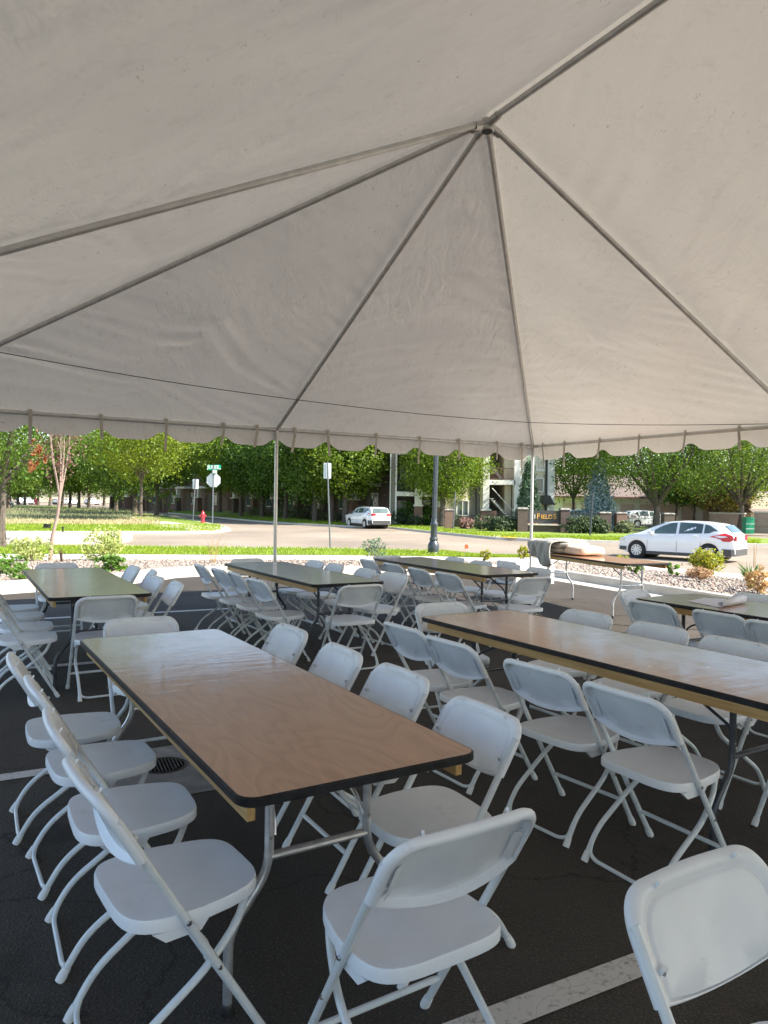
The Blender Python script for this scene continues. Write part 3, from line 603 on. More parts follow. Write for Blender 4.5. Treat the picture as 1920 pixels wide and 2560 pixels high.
# ------------------------------------------------------------------ things on tables
def blob(name,c,hx,hy,hz,m,parent=None,seed=0,amp=.02,e1=.35,e2=.5,nu=36,nv=18,f=6,rz=0):
    q=MB(); 
    for i in range(nv+1):
        ph=-pi/2+pi*i/nv
        for j in range(nu):
            th=2*pi*j/nu; cx=math.copysign(abs(math.cos(th))**e2,math.cos(th)); sx=math.copysign(abs(math.sin(th))**e2,math.sin(th)); cz=abs(math.cos(ph))**e1
            p=Vector((hx*cx*cz,hy*sx*cz,hz*math.copysign(abs(math.sin(ph))**e1,math.sin(ph))))
            k=1+0; d=p.normalized(); a=noise.noise(Vector((p.x*f,p.y*f,p.z*f*3+seed*7)))+.5*noise.noise(Vector((p.x*f*2.6,p.y*f*2.6,p.z*f*6+seed)))
            q.v.append(tuple(p+d*a*amp))
        if i: 
            for j in range(nu): q.f.append(((i-1)*nu+j,(i-1)*nu+(j+1)%nu,i*nu+(j+1)%nu,i*nu+j))
    o=q.build(name,m,parent,angle=60); o.location=c; o.rotation_euler=(0,0,rz); return o
x,y,a=TAB['7']; a=R(a); c,s_=math.cos(a),math.sin(a)
def T7(lx,ly,z): return Vector((x+c*lx-s_*ly,y+s_*lx+c*ly,z))
# table 7 long axis runs left-far to right-near: local -x side faces the camera
tarp=empty('folded_tarp',T7(-.0,.72,.762),a,'grey white folded canvas heaped on the sunlit table and drooping over its edge','tarp')
blob('layer',(.02,.0,.055),.30,.34,.045,M['vinylgrey'],tarp,1,.022)
blob('layer',(.0,-.02,.135),.29,.34,.045,M['vinylgrey'],tarp,2,.025)
blob('layer',(0,.0,.195),.25,.30,.028,M['vinylgrey'],tarp,3,.02)
dr=MB(); nu,nv=64,22
for i in range(nu+1):
    for j in range(nv+1):
        u=i/nu; v=j/nv; ly=-.31+.60*u; hang=(.20*(1-abs(u-.32)**1.5*2.2)); hang=max(.05,hang)
        zz=.17-(.17+hang)*max(0,(v-.3)/.7)**1.2 if v>.3 else .17+.02*math.sin(v*9)
        fold_=.028*math.sin(ly*26+3*v)*min(1,v*1.4)+.015*math.sin(ly*61-5*v)*v
        lx=-.10-.285*min(1,v/.32)-.03*math.sin(v*pi)*1.2
        dr.v.append((lx-fold_+.018*noise.noise(Vector((ly*7,v*3,2))),ly+.04*math.sin(v*3),zz+.01*noise.noise(Vector((ly*9,v*5,5)))))
for i in range(nu):
    for j in range(nv): k=i*(nv+1)+j; dr.f.append((k,k+1,k+nv+2,k+nv+1))
d_=dr.build('hanging_flap',M['vinylgrey'],tarp,fix=False,angle=180); md=d_.modifiers.new('s','SOLIDIFY'); md.thickness=.02
roll=tag(blob('rolled_cloth',T7(.02,.22,.762+.075),.24,.24,.07,M['vinylpeach'],None,5,.022,.5,.5),'cream cloth bundle lying beside the grey folded canvas','cloth'); roll.rotation_euler=(0,0,a)
# paper roll
x6,y6,a6=TAB['6']
pr=empty('paper_roll',G(1828,1512,.763),0,'white sheet of paper curling into a roll on the glossy right table','paper roll')
A=G(1801,1518,.763)-pr.location; B=G(1858,1507,.763)-pr.location
ax=(B-A).normalized(); m=MB(); nt_=26
sidev=Vector((ax.y,-ax.x,0))
for i,(q,r) in enumerate(((A,.021),(B,.033))):
    for j in range(nt_*2):
        th=-pi/2+2*pi*1.6*j/(nt_*2-1); rr=r*(1-.12*j/(nt_*2)); m.v.append(tuple(q+Vector((0,0,r))+sidev*(-rr*math.cos(th))+Vector((0,0,rr*math.sin(th)))))
k=nt_*2
for j in range(k-1): m.f.append((j,j+1,k+j+1,k+j))
o=m.build('roll',M['paper'],pr,fix=False); o.modifiers.new('s','SOLIDIFY').thickness=.0015
sh=[G(1720,1503,.7635),G(1801,1519,.7635),G(1852,1501,.7635),G(1760,1495,.7635)]; sh=[p-pr.location for p in sh]
MB().add([p for p in sh]+[p+Vector((0,0,.0015)) for p in sh],[(0,1,2,3),(4,5,6,7),(0,1,5,4),(1,2,6,5),(2,3,7,6),(3,0,4,7)]).build('sheet',M['paper'],pr,smooth=False)
# ------------------------------------------------------------------ ground
def poly3(name,pts,m,kind='structure',thick=0,nosmooth=True):
    q=MB(); n=len(pts); pts=[Vector(p) for p in pts]
    if thick: q.add(pts+[p-Vector((0,0,thick)) for p in pts],[tuple(range(n)),tuple(range(n,2*n))[::-1]]+[(i,i+n,(i+1)%n+n,(i+1)%n) for i in range(n)])
    else: q.add(pts,[tuple(range(n))])
    return tag(q.build(name,m,smooth=False,fix=True),kind=kind)
def strip(name,A,B,m,kind='structure',sub=1):
    q=MB(); n=len(A); k=len(A)
    for a,b in zip(A,B):
        a=Vector(a); b=Vector(b)
        for j in range(sub+1): q.v.append(tuple(a.lerp(b,j/sub)))
    for i in range(k-1):
        for j in range(sub): t=i*(sub+1)+j; q.f.append((t,t+1,t+sub+2,t+sub+1))
    o=q.build(name,m,smooth=False,fix=False); return tag(o,kind=kind)
RZ=-.5
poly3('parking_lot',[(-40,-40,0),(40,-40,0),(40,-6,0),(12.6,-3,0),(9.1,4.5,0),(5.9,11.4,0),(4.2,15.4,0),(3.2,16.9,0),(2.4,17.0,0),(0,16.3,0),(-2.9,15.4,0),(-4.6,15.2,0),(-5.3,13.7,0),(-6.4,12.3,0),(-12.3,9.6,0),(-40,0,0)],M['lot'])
LOT=[(-40,-3.6),(-12,9.0),(-6,11.7),(-5.0,12.8),(-4.55,13.6),(-4.3,14.3),(-3.75,14.8),(-2.9,14.95),(0,15.6),(2.3,16.35),(2.9,16.35),(3.25,16.05),(3.6,15.4),(5.3,11.4),(8.5,4.5),(12,-3),(26,-33)]
def offs(P,d):
    o=[]
    for i in range(len(P)):
        a=Vector(P[max(i-1,0)]); b=Vector(P[min(i+1,len(P)-1)]); t=(b-a).normalized(); o.append((P[i][0]-t.y*d,P[i][1]+t.x*d))
    return o
k0=LOT; k1=offs(LOT,.02); k2=offs(LOT,.16)
gut=offs(LOT,-.45)
strip('gutter',[(*p,.004) for p in gut],[(*p,.004) for p in k0],M['concrete'])
q=MB(); n=len(k0)
for P,z in ((k0,.0),(k1,.14),(offs(LOT,.035),.152),(k2,.152),(k2,.05)):
    q.v+=[(*p,z) for p in P]
for a in range(4):
    for i in range(n-1): q.f.append((a*n+i,a*n+i+1,(a+1)*n+i+1,(a+1)*n+i))
tag(q.build('kerb',M['concrete'],fix=False,angle=30),kind='structure')
# outer edge of the planting bed / sidewalk / verge / street, matched one to one with LOT
SW1=[(-60,12)]+[tuple(G(u,v,-.25)[:2]) for u,v in ((-600,1409),(-200,1405),(0,1403),(120,1402),(250,1402),(390,1402),(570,1402),(850,1403),(1100,1405))]+[tuple(G(1200,1405,-.22)[:2]),tuple(G(1330,1402,-.22)[:2]),tuple(G(1520,1413,-.2)[:2]),tuple(G(1677,1429,-.2)[:2]),tuple(G(1900,1450,-.2)[:2])]+[(13,2),(32,-30)]
z1=[-.25]*len(SW1)
bedk=offs(LOT,.15)
assert len(SW1)==len(LOT)
def bedpt(i,t,jit=0):
    a=Vector((*bedk[i],.115)); b=Vector((*SW1[i],-.235)); return a.lerp(b,t)
strip('planting_bed',[(*p,.115) for p in bedk],[(*p,-.235) for p in SW1],mat('bed_soil',(.30,.24,.18),(.22,.17,.13),rough=.95,scale=12,bmp=.6,bscale=30),sub=4)
SW2=[(-60,15)]+[tuple(G(u,v,-.27)[:2]) for u,v in ((-600,1390),(-200,1388),(0,1386),(120,1386),(250,1386),(390,1387),(570,1388),(850,1389),(1100,1392))]+[tuple(G(1200,1394,-.26)[:2]),tuple(G(1330,1393,-.25)[:2]),tuple(G(1520,1404,-.24)[:2]),tuple(G(1677,1421,-.24)[:2]),tuple(G(1900,1441,-.24)[:2])]+[(15,2),(34,-30)]
strip('sidewalk',[(*p,-.22) for p in SW1],[(*p,-.26) for p in SW2],M['concrete'])
VG=[(-60,22)]+[tuple(G(u,v,-.36)[:2]) for u,v in ((-600,1365),(-200,1364),(0,1364),(120,1365),(250,1366),(390,1367),(570,1368),(850,1371),(1100,1377))]+[tuple(G(1200,1388,-.36)[:2]),tuple(G(1330,1392,-.36)[:2])]
strip('verge',[(*p,-.25) for p in SW2[:12]],[(*p,-.36) for p in VG],M['lawn'])
VG2=VG+[tuple(v) for v in SW2[12:]]
zz=[-.36]*12+[-.26]*5
strip('kerb_stone',[(*p,z) for p,z in zip(VG2,zz)],[(p[0]+(.0 if i<12 else .25),p[1]+.3,z+.003) for i,(p,z) in enumerate(zip(VG2,zz))],M['concrete'])
strip('kerb_face',[(p[0]+(.0 if i<12 else .25),p[1]+.3,z+.003) for i,(p,z) in enumerate(zip(VG2,zz))],[(p[0]+(.0 if i<12 else .27),p[1]+.33,RZ-.05) for i,p in enumerate(VG2)],M['concrete'])
poly3('street',[(-400,14,RZ),(-60,14,RZ),(0,18,RZ),(8,14,RZ),(14,0,RZ),(30,-40,RZ),(400,-40,RZ),(400,500,RZ),(-400,500,RZ)],M['road'])
# stall lines
d=Vector((math.cos(R(27.8)),math.sin(R(27.8)),0)); pn=Vector((-d.y,d.x,0))
for p,t0,t1 in ((Vector((.6,2.287,0)),-.6,3.2),(Vector((-1.95,4.0,0)),-6,.55),(Vector((-2.9,6.62,0)),-6,.95),(Vector((-3.1,9.72,0)),-5,1.15)):
    a=p+d*t0; b=p+d*t1; h=pn*.052; Z=Vector((0,0,.004)); poly3('painted_line',[a-h+Z,b-h+Z,b+h+Z,a+h+Z],M['line'])
# drain apron, grate and lid
dc=G(409,1915); ap=[]
for k in range(24):
    th=2*pi*k/24; c4,s4=math.cos(th),math.sin(th); r=.40*min(1/max(abs(c4),.01),1/max(abs(s4),.01))*(1+.05*noise.noise(Vector((c4*3,s4*3,1)))); v=Matrix.Rotation(R(30),3,'Z')@Vector((c4*r*1.05,s4*r,0)); ap.append(dc+v+Vector((.12,-.02,.004)))
poly3('drain_apron',ap,M['oldconcrete'])
man=MB().lathe([(.005,.0),(.112,.0),(.120,.004),(.128,.004),(.134,0)],(0,0,.005),40)
for i in range(-5,6):
    h=math.sqrt(.108**2-(i*.019)**2); man.box((i*.019,0,.0075),(.009,2*h,.004))
mo=man.build('manhole_cover',M['iron']); mo.location=dc; mo.rotation_euler=(0,0,R(25)); tag(mo,'round rusty drain grate set in the asphalt beside the front table','manhole cover')
# ------------------------------------------------------------------ rocks and grass (uncountable stuff)
ico_v=[]; 
import bmesh
bm=bmesh.new(); bmesh.ops.create_icosphere(bm,subdivisions=1,radius=1); ICV=np.array([v.co[:] for v in bm.verts]); ICF=np.array([[v.index for v in f.verts] for f in bm.faces]); bm.free()
rg=np.random.default_rng(3)
def rocks(name,n,seg,tmax,cols):
    for ci,mm in enumerate(cols):
        nn_=n//len(cols); i=rg.choice(seg,nn_); t=rg.random(nn_)**1.0*tmax; w_=rg.random(nn_)
        bk=np.array(bedk); s1=np.array(SW1); a=bk[i]*(1-w_[:,None])+bk[i+1]*w_[:,None]; b=s1[i]*(1-w_[:,None])+s1[i+1]*w_[:,None]
        p=a*(1-t[:,None])+b*t[:,None]; z=.115*(1-t)-.235*t; c=np.concatenate([p,z[:,None]+.012],1)
        s=rg.uniform(.018,.052,(nn_,1))*rg.uniform(.6,1.2,(nn_,3)); s[:,2]*=.7; th=rg.random(nn_)*6.28
        V=ICV[None]*(1+rg.uniform(-.22,.22,(nn_,len(ICV),1)))*s[:,None,:]; x=V[...,0]*np.cos(th)[:,None]-V[...,1]*np.sin(th)[:,None]; y=V[...,0]*np.sin(th)[:,None]+V[...,1]*np.cos(th)[:,None]
        V=np.stack([x,y,V[...,2]],-1)+c[:,None]; Fq=ICF[None]+(np.arange(nn_)*len(ICV))[:,None,None]
        tag(raw(name,V.reshape(-1,3),Fq.reshape(-1,3),mm,k=3),kind='stuff')
rc=[mat('river_rock_a',(.28,.235,.185),(.20,.165,.135),rough=.8,scale=7),mat('river_rock_b',(.38,.33,.27),(.27,.245,.215),rough=.8,scale=7),mat('river_rock_c',(.17,.145,.13),(.25,.17,.14),rough=.8,scale=7)]
rocks('river_rock',9000,[11,12,13],1,rc); rocks('river_rock',9000,[1,2,3,4,5,6,7,8,9,10],1,rc)
def blades(name,n,fn,h,wd,m,lean=.4):
    p=np.array([fn() for _ in range(n)]); th=rg.random(n)*6.28; hh=h*rg.uniform(.5,1.2,n); l=rg.normal(0,lean,(n,2))*hh[:,None]
    dx=np.stack([np.cos(th),np.sin(th)],1)*wd/2
    a=p.copy(); a[:,:2]-=dx; b=p.copy(); b[:,:2]+=dx; c=p.copy(); c[:,:2]+=l; c[:,2]+=hh
    V=np.stack([a,b,c],1).reshape(-1,3); return raw(name,V,np.arange(3*n).reshape(-1,3),m,k=3)
def vfn():
    i=rnd.randrange(1,11); w_=rnd.random(); t=rnd.random(); a=Vector(SW2[i]).lerp(Vector(SW2[i+1]),w_); b=Vector(VG[i]).lerp(Vector(VG[i+1]),w_); p=a.lerp(b,t); return (p.x,p.y,-.25-.11*t)
tag(blades('grass',26000,vfn,.09,.03,M['grassb']),kind='stuff')
# ------------------------------------------------------------------ leaf clouds
def cloud(nl,rx,ry,rz,size,seed,hollow=.55,clump=26,flat=False,gap=.0,cone=False,aspect=1.):
    r=np.random.default_rng(seed); nc=max(6,nl//clump)
    d=r.normal(size=(nc,3)); d/=np.linalg.norm(d,axis=1)[:,None]; rad=(hollow+(1-hollow)*r.random(nc)**.6)
    lob=np.array([1+.28*noise.noise(Vector((x*1.6+seed,y*1.6,z*1.6))) for x,y,z in d])
    c=d*rad[:,None]*lob[:,None]
    if cone:
        t=r.random(nc)**1.3; th=r.random(nc)*6.28; k=(1-t)*(.72+.28*(r.random(nc)))+.03; layer=1+.16*np.sin(t*34); c=np.stack([np.cos(th)*k*layer,np.sin(th)*k*layer,t*2-1],1)
    ci=r.integers(0,nc,nl); off_=r.normal(size=(nl,3))*.105*r.uniform(.6,1.5,(nc,1))[ci]
    p=(c[ci]+off_)*np.array([rx,ry,rz])
    nrm=r.normal(size=(nl,3))+np.array([0,0,.6])+.7*c[ci]; nrm/=np.linalg.norm(nrm,axis=1)[:,None]
    u=np.cross(nrm,r.normal(size=(nl,3))); u/=np.linalg.norm(u,axis=1)[:,None]; v=np.cross(nrm,u); s=size*r.uniform(.55,1.25,(nl,1))
    V=np.stack([p-u*s*.5*aspect,p-v*s*.38,p+u*s*.5*aspect,p+v*s*.38],1)+ (nrm*s*.10)[:,None,:]*np.array([1,0,1,0])[None,:,None]
    return V.reshape(-1,3),np.arange(4*nl).reshape(-1,4)
CL={}
def crown(key,parent,m,*a,**k):
    if key and key in CL:
        o=bpy.data.objects.new('crown',CL[key]); C.objects.link(o); o.parent=parent; return o
    V,Fq=cloud(*a,**k); o=raw('crown',V,Fq,m,parent)
    if key: CL[key]=o.data
    return o
TREES='street trees'
def tree(name,base,h,cz,rx,rz,tr,m,label,seed,nl=6000,leaf=.2,fork=None,limbs=7,key=None,bark='bark',lean=(0,0),ry=None,hollow=.5,clump=26,limbr=.5,group=TREES,cat='tree'):
    "base point, crown centre height cz above base, crown radii, trunk radius"
    t=empty(name,base,0,label,cat,group); r=random.Random(seed); fork=fork or cz-rz*.75
    q=MB(); fx=Vector((lean[0],lean[1],fork))
    pts=[Vector((0,0,-.1)),Vector((lean[0]*.2,lean[1]*.2,fork*.35)),Vector((lean[0]*.6+.04,lean[1]*.6,fork*.7)),fx]
    q.tube(pts,tr,9,radii=[tr*1.35,tr,tr*.9,tr*.85])
    for i in range(limbs):
        a=2*pi*i/limbs+r.uniform(-.3,.3); el=r.uniform(.35,1.15) if i else 1.45; L=r.uniform(.75,.95)
        e_=Vector((math.cos(a)*math.cos(el)*rx*L,math.sin(a)*math.cos(el)*rx*L,cz-fork+math.sin(el)*rz*.75)); mid=e_*.5+Vector((math.cos(a)*.12*rx,math.sin(a)*.12*rx,-.03*rz))
        p=[fx-Vector((0,0,.1)),fx+e_*.18+Vector((math.cos(a),math.sin(a),0))*.05*rx,fx+mid,fx+e_]; p=fillet(p,1,3); k=len(p)
        q.tube(p,tr*.5,7,radii=[tr*(limbr+.1)*(1-.85*j/(k-1)) for j in range(k)])
        for s_ in range(3):
            o_=fx+mid.lerp(e_,.15+.3*s_); e2=o_+Vector((r.uniform(-1,1)*rx*.4,r.uniform(-1,1)*rx*.4,r.uniform(.05,.45)*rz)); q.tube([o_,(o_+e2)/2+Vector((0,0,.05*rz)),e2],tr*.2,5,radii=[tr*.22,tr*.14,tr*.03])
    q.build('trunk',M[bark],t,fix=False)
    c_=crown(key,t,M[m],nl,rx,ry or rx,rz,leaf,seed,hollow,clump); c_.location=(lean[0],lean[1],cz); return t
def tz(u,v,z=-.38): return G(u,v,z)
# ------------------------------------------------------------------ far lawns, kerbs
LZ=-.36
def lawn(name,px,m,z=LZ,thick=.2,far=None):
    return poly3(name,[G(u,v,z) for u,v in px]+(far or []),m,thick=thick)
KR=[(420,1281),(520,1290),(640,1301),(760,1309),(862,1313.5),(980,1317.5),(1080,1328),(1240,1343),(1360,1348),(1565,1353),(1868,1359),(2200,1367)]
kr=[G(u,v,LZ) for u,v in KR]
def bump_at(x): return .5*min(1,max(0,(-2-x)/5))
def lawnz(x,y):
    yk=float(np.interp(x,[p.x for p in kr],[p.y for p in kr])); return LZ+.004+bump_at(x)*min(1,max(0,(y-yk-.4)/16))
def LG(u,v):
    "survey point on the rising far lawn"
    y=30
    while y<130:
        p=D(u,v,y)
        if p.z<=lawnz(p.x,p.y): return p
        y+=.15
    return D(u,v,130)
_a=[p+Vector((-.05,.35,0)) for p in kr]; _b=[p+Vector((-3,16.4,bump_at(p.x))) for p in kr]; _c=[Vector((p.x*1.5,190,bump_at(p.x)+LZ)) for p in kr]
strip('far_lawn',_a,_b,M['lawn']); strip('back_lawn',_b,_c,M['lawn'])
strip('far_kerb',[p+Vector((0,0,.004)) for p in kr],[p+Vector((-.05,.36,.004)) for p in kr],M['concrete']); strip('far_kerb_face',[p+Vector((0,-.02,-.16)) for p in kr],[p+Vector((0,0,.004)) for p in kr],M['concrete'])
poly3('pavement',[G(1240,1336,LZ+.006),G(1345,1340,LZ+.006),G(1360,1347,LZ+.006),G(1240,1342,LZ+.006),G(1180,1335,LZ+.006)],M['concrete'])
poly3('tactile_strip',[G(1262,1341,LZ+.012),G(1300,1343,LZ+.012),G(1285,1345,LZ+.012),G(1250,1342.5,LZ+.012)],M['tactile'])
isl=[(-300,1328),(0,1327),(200,1328),(478,1327),(545,1325),(573,1321),(560,1315),(480,1300),(417,1289),(330,1280),(231,1271.5),(166,1266),(0,1262),(-300,1256)]
ip=[G(u,v,LZ) for u,v in isl]; poly3('island_lawn',ip,M['lawn'],thick=.2)
isk=[(-300,1329.5),(0,1328.5),(200,1329.5),(478,1328.5),(548,1326.5),(577,1322),(563,1314.8),(482,1299.2),(418,1288.2)]
poly3('island_kerb',[G(u,v,LZ-.004) for u,v in isk+isl[9:]],M['concrete'],thick=.2)
poly3('dry_field',[G(u,v,LZ+.01) for u,v in ((-300,1304),(0,1306),(180,1309),(300,1313),(388,1312),(392,1303),(330,1293),(230,1280),(120,1270),(0,1266),(-300,1262))],M['dirt'])
poly3('path',[G(u,v,LZ+.012) for u,v in ((391,1303),(420,1304),(500,1313),(566,1318.5),(571,1321),(545,1324.5),(478,1326),(383,1314))],M['concrete'])
poly3('path',[G(u,v,LZ+.012) for u,v in ((230,1279),(262,1280),(340,1293),(330,1295))],M['concrete'])
poly3('tactile_strip',[G(504,1323,LZ+.018),G(528,1324,LZ+.018),G(538,1325,LZ+.018),G(505,1325.3,LZ+.018)],M['tactile'])
md_=[(-300,1334),(0,1332.5),(160,1331.5),(250,1330.5),(315,1331),(331,1333),(329,1337),(310,1341),(220,1344),(0,1345),(-300,1347)]
poly3('median',[G(u,v,-.22) for u,v in md_],M['concrete'],thick=.3)
poly3('median_paving',[G(u,v,-.215) for u,v in ((157,1333),(250,1331.5),(318,1332.5),(322,1334.5),(157,1334.5))],M['kerbpink'])
def gfn():
    t=rnd.random(); u=-20+t*570; return tuple(G(u,rnd.uniform(1311,1327),LZ))
tag(blades('grass',9000,gfn,.12,.05,M['grassb']),kind='stuff')
def ffn(): return tuple(G(rnd.uniform(-20,400),rnd.uniform(1270,1312),LZ+.01))
tag(blades('dry_grass',9000,ffn,.16,.05,M['fieldgrass'],.35),kind='stuff')
def ffn2(): 
    u=rnd.uniform(-20,330); return tuple(G(u,rnd.uniform(1268,1298) ,LZ+.01))
tag(blades('weeds',8000,ffn2,.28,.08,M['hedgepale'],.4),kind='stuff')
def lfn(): 
    u=rnd.uniform(420,1900); v=np.interp(u,[k[0] for k in KR],[k[1] for k in KR]); return tuple(LG(u,v-rnd.uniform(1,9)))
tag(blades('grass',16000,lfn,.12,.07,M['grassb']),kind='stuff')

# ------------------------------------------------------------------ trees
row=[(391.6,1290,3.7,5.6),(337,1285,3.6,5.6),(290,1279.5,3.9,5.8),(222,1273,3.9,5.9),(197,1272,3.9,6.),(175,1270.5,4.,6.),(156,1268.5,4.,6.),(125,1265.5,4.2,6.2)]
for i,(u,v,r_,cz) in enumerate(row):
    tree('street_tree',tz(u,v,LZ),9,cz+1.3,r_*1.08,4.7,.24,'deep',('broad green island tree, %s trunk of the row leftward from the stop sign'%['first','second','third','fourth','fifth','sixth','seventh','eighth'][i]),50+i,nl=9500,leaf=.34,key=None if i<3 else 'rowA%d'%(i%2),fork=2.6)
for i,(u,v,r_) in enumerate([(95,1262.5,4.5),(62,1261.5,4.5),(45,1261,4.5),(25,1260.5,4.6),(5,1260,4.6),(260,1264,4.8),(-70,1266,5.5),(20,1272,5.)]):
    p=tz(u,v,-.3); tree('distant_tree',p,9,7.4,r_+1.,5.4,.25,'deep','small distant green tree at the far left, trunk %s'%['right of the far hydrant','left of the far hydrant','behind the white post','right beside the white post','left of the white post','beyond the side street','outside the left photo edge','closest to the left photo edge'][i],70+i,nl=6000,leaf=.42,key='farA%d'%(i%2))
# side street far side
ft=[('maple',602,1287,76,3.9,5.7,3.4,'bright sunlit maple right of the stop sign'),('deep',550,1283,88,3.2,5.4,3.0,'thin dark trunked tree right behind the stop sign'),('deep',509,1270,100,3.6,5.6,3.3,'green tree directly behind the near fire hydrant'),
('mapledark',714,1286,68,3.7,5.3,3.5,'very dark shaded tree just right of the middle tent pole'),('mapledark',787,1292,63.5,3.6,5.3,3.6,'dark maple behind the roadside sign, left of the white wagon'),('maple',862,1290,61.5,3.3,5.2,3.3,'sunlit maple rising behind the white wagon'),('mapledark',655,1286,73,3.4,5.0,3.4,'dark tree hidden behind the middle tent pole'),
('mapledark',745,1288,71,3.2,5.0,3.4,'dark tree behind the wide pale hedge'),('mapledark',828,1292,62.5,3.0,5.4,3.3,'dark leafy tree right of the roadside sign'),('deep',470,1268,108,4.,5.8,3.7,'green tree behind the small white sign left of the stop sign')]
for i,(m_,u,v,y_,rx,cz,rz,lab) in enumerate(ft):
    p=D(u,v,y_); p.z=lawnz(p.x,p.y) if i not in (2,9) else LZ
    tree('maple_tree' if 'maple' in lab else 'shade_tree',p,9,cz+(1.3 if i in (1,2,9) else .5),rx*1.12,rz*(1.32 if i in (1,2,9) else 1.06),.21,m_,lab,90+i,nl=19000,leaf=.235,fork=2.5,hollow=.4)
tree('maple_tree',LG(1105,1316),8,5.3,3.5,3.1,.23,'maple','round green maple right of the street lamp, in front of the cream apartments',121,nl=26000,leaf=.165,fork=2.2,clump=30)
tree('shade_tree',LG(1640.5,1327),9,6.9,5.8,4.3,.27,'deep','spreading tree with forked grey trunk behind the white hatchback',131,nl=26000,leaf=.165,fork=2.0,limbs=10,clump=34,hollow=.45,limbr=.62)
tree('shade_tree',LG(1851,1330),9,6.8,5.6,4.3,.22,'deep','spreading tree at the far right beside the green bin',137,nl=24000,leaf=.165,fork=2.1,limbs=10,clump=34,hollow=.45,limbr=.6)
tree('shade_tree',D(1432,1318,62)*1,9,6.6,3.9,4.2,.14,'deep','leafy tree hanging over the garage roof beside the sign wall',141,nl=18000,leaf=.18,fork=2.4)
for i,(u,y_,rx,cz,rz,m_,lab) in enumerate([(1690,70,2.5,4.2,2.0,'mapledark','dark small tree before the garage doors, left of the rusty one'),(1735,72,2.4,4.0,2.0,'mapledark','second dark small tree before the garage doors'),(1800,66,2.6,3.3,1.7,'rust','low rusty green tree in front of the tan block wall'),(1905,75,4.2,6.4,4.8,'locust','light green tree at the right edge of the photo'),(1560,95,6,8.,5.5,'mapledark','dark tree beyond the garage roof'),(1490,100,6,8,5.3,'deep','green tree beyond the garages at left'),(1760,98,7,8.,5.8,'deep','broad green tree beyond the garages at right')]):
    p=D(u,1290,y_); p.z=LZ; tree('small_tree',p,6,cz,rx,rz,.12,m_,lab,150+i,nl=8000,leaf=.27,fork=cz-rz*.9)
tree('shade_tree',G(2,1367,-.3),9,6.2,4.6,3.8,.15,'deep','tree at the left photo edge standing in the grass verge',163,nl=20000,leaf=.13,fork=2.3,limbs=9)
tree('shade_tree',D(352,1285,62)+Vector((0,0,-.1)),9,6.8,4.2,3.9,.12,'locust','light yellowish green tree with drooping leaves on the island',167,nl=18000,leaf=.19,fork=3.)
t=tree('young_tree',G(125,1402,-.2),4,3.1,.62,1.25,.045,'redleaf','thin young tree with reddish brown leaves in the rock bed',171,nl=950,leaf=.07,fork=1.75,limbs=9,bark='youngbark',clump=8,hollow=.2,lean=(.25,.0))
c_=crown(None,t,M['orangeleaf'],150,.22,.2,.5,.13,172,.1,14); c_.location=(-.38,0,2.75)
for i,(u,v,h,rx,m_,lab) in enumerate([(1320,1330,4.7,1.05,'fir','dark green spruce behind the brick sign wall, left of the pole gap'),(1497,1325,4.8,1.4,'spruce','pale blue spruce right of the brick sign wall')]):
    p=LG(u,v); p=D(u,v,56 if i==0 else 58); p.z=LZ; t=empty('spruce_tree',p,0,lab,'spruce')
    MB().tube([(0,0,0),(0,0,h*.9)],.1,8,radii=[.13,.03]).build('trunk',M['bark'],t)
    V,Fq=cloud(11000,rx,rx,h/2,.19,180+i,cone=True,clump=14); o=raw('crown',V,Fq,M[m_],t); o.location=(0,0,h/2+.1)
# shrubs: (u,v,height,radius,material,leaf,count,label,name)
SH=[(80,1404,.62,.52,'pale',.055,1500,'pale variegated shrub left of the young red tree','shrub',-.2),(258,1404,.82,.56,'pale',.06,1700,'taller pale variegated shrub behind the olive topped table','shrub',-.2),
(12,1440,.35,.35,'lime',.06,700,'bright green leafy plant at the left photo edge in the rocks','plant',0),(55,1452,.2,.22,'lime',.05,300,'small dark green plant low in the rocks at left','plant',.1),(280,1442,.38,.30,'lime',.09,420,'broad leaved green plant behind the olive topped table','plant',0),
(936,1400,.62,.42,'fir',.05,600,'loose rosebush with pink tips behind the table row','shrub',-.2),(1212,1401,.28,.17,'yellow',.05,350,'tiny yellow green plant right of the orange flag','plant',-.15),(1308,1402,.42,.17,'yellow',.05,420,'small yellow flowering plant left of the corner tent pole','plant',-.1),
(1558,1404,.2,.2,'yellow',.05,350,'low yellow plant behind the sunlit table, by the front car wheel','plant',-.1),(1590,1432,.22,.2,'lime',.06,260,'small green plant under the sunlit table end','plant',0),(1680,1434,.22,.18,'lime',.06,260,'small bright green weed in the rocks right of the sunlit table','plant',0),
(1766,1434,.50,.36,'yellow',.05,2200,'round yellow green shrub in the rocks before the hatchback','shrub',0),(1748,1446,.20,.27,'peach',.035,1500,'low peach coloured heather below the round yellow shrub','shrub',.03),(1893,1478,.34,.22,'straw',.04,900,'straw coloured grass tuft at the right edge of the rocks','plant',.08)]
for i,(u,v,h,r_,m_,lf,n_,lab,nm,z) in enumerate(SH):
    p=G(u,v,z); t=empty(nm,p,0,lab,nm)
    q=MB(); rr=random.Random(i)
    for k in range(9): a=rr.random()*6.28; q.tube([(0,0,-.03),(math.cos(a)*r_*.3,math.sin(a)*r_*.3,h*.5),(math.cos(a)*r_*.7,math.sin(a)*r_*.7,h*.85)],.008,5,radii=[.01,.007,.003])
    q.build('stem',M['youngbark'],t); V,Fq=cloud(n_,r_,r_,h*.55,lf,200+i,.35,14,aspect=1.5); o=raw('foliage',V,Fq,M[m_],t); o.location=(0,0,h*.55)
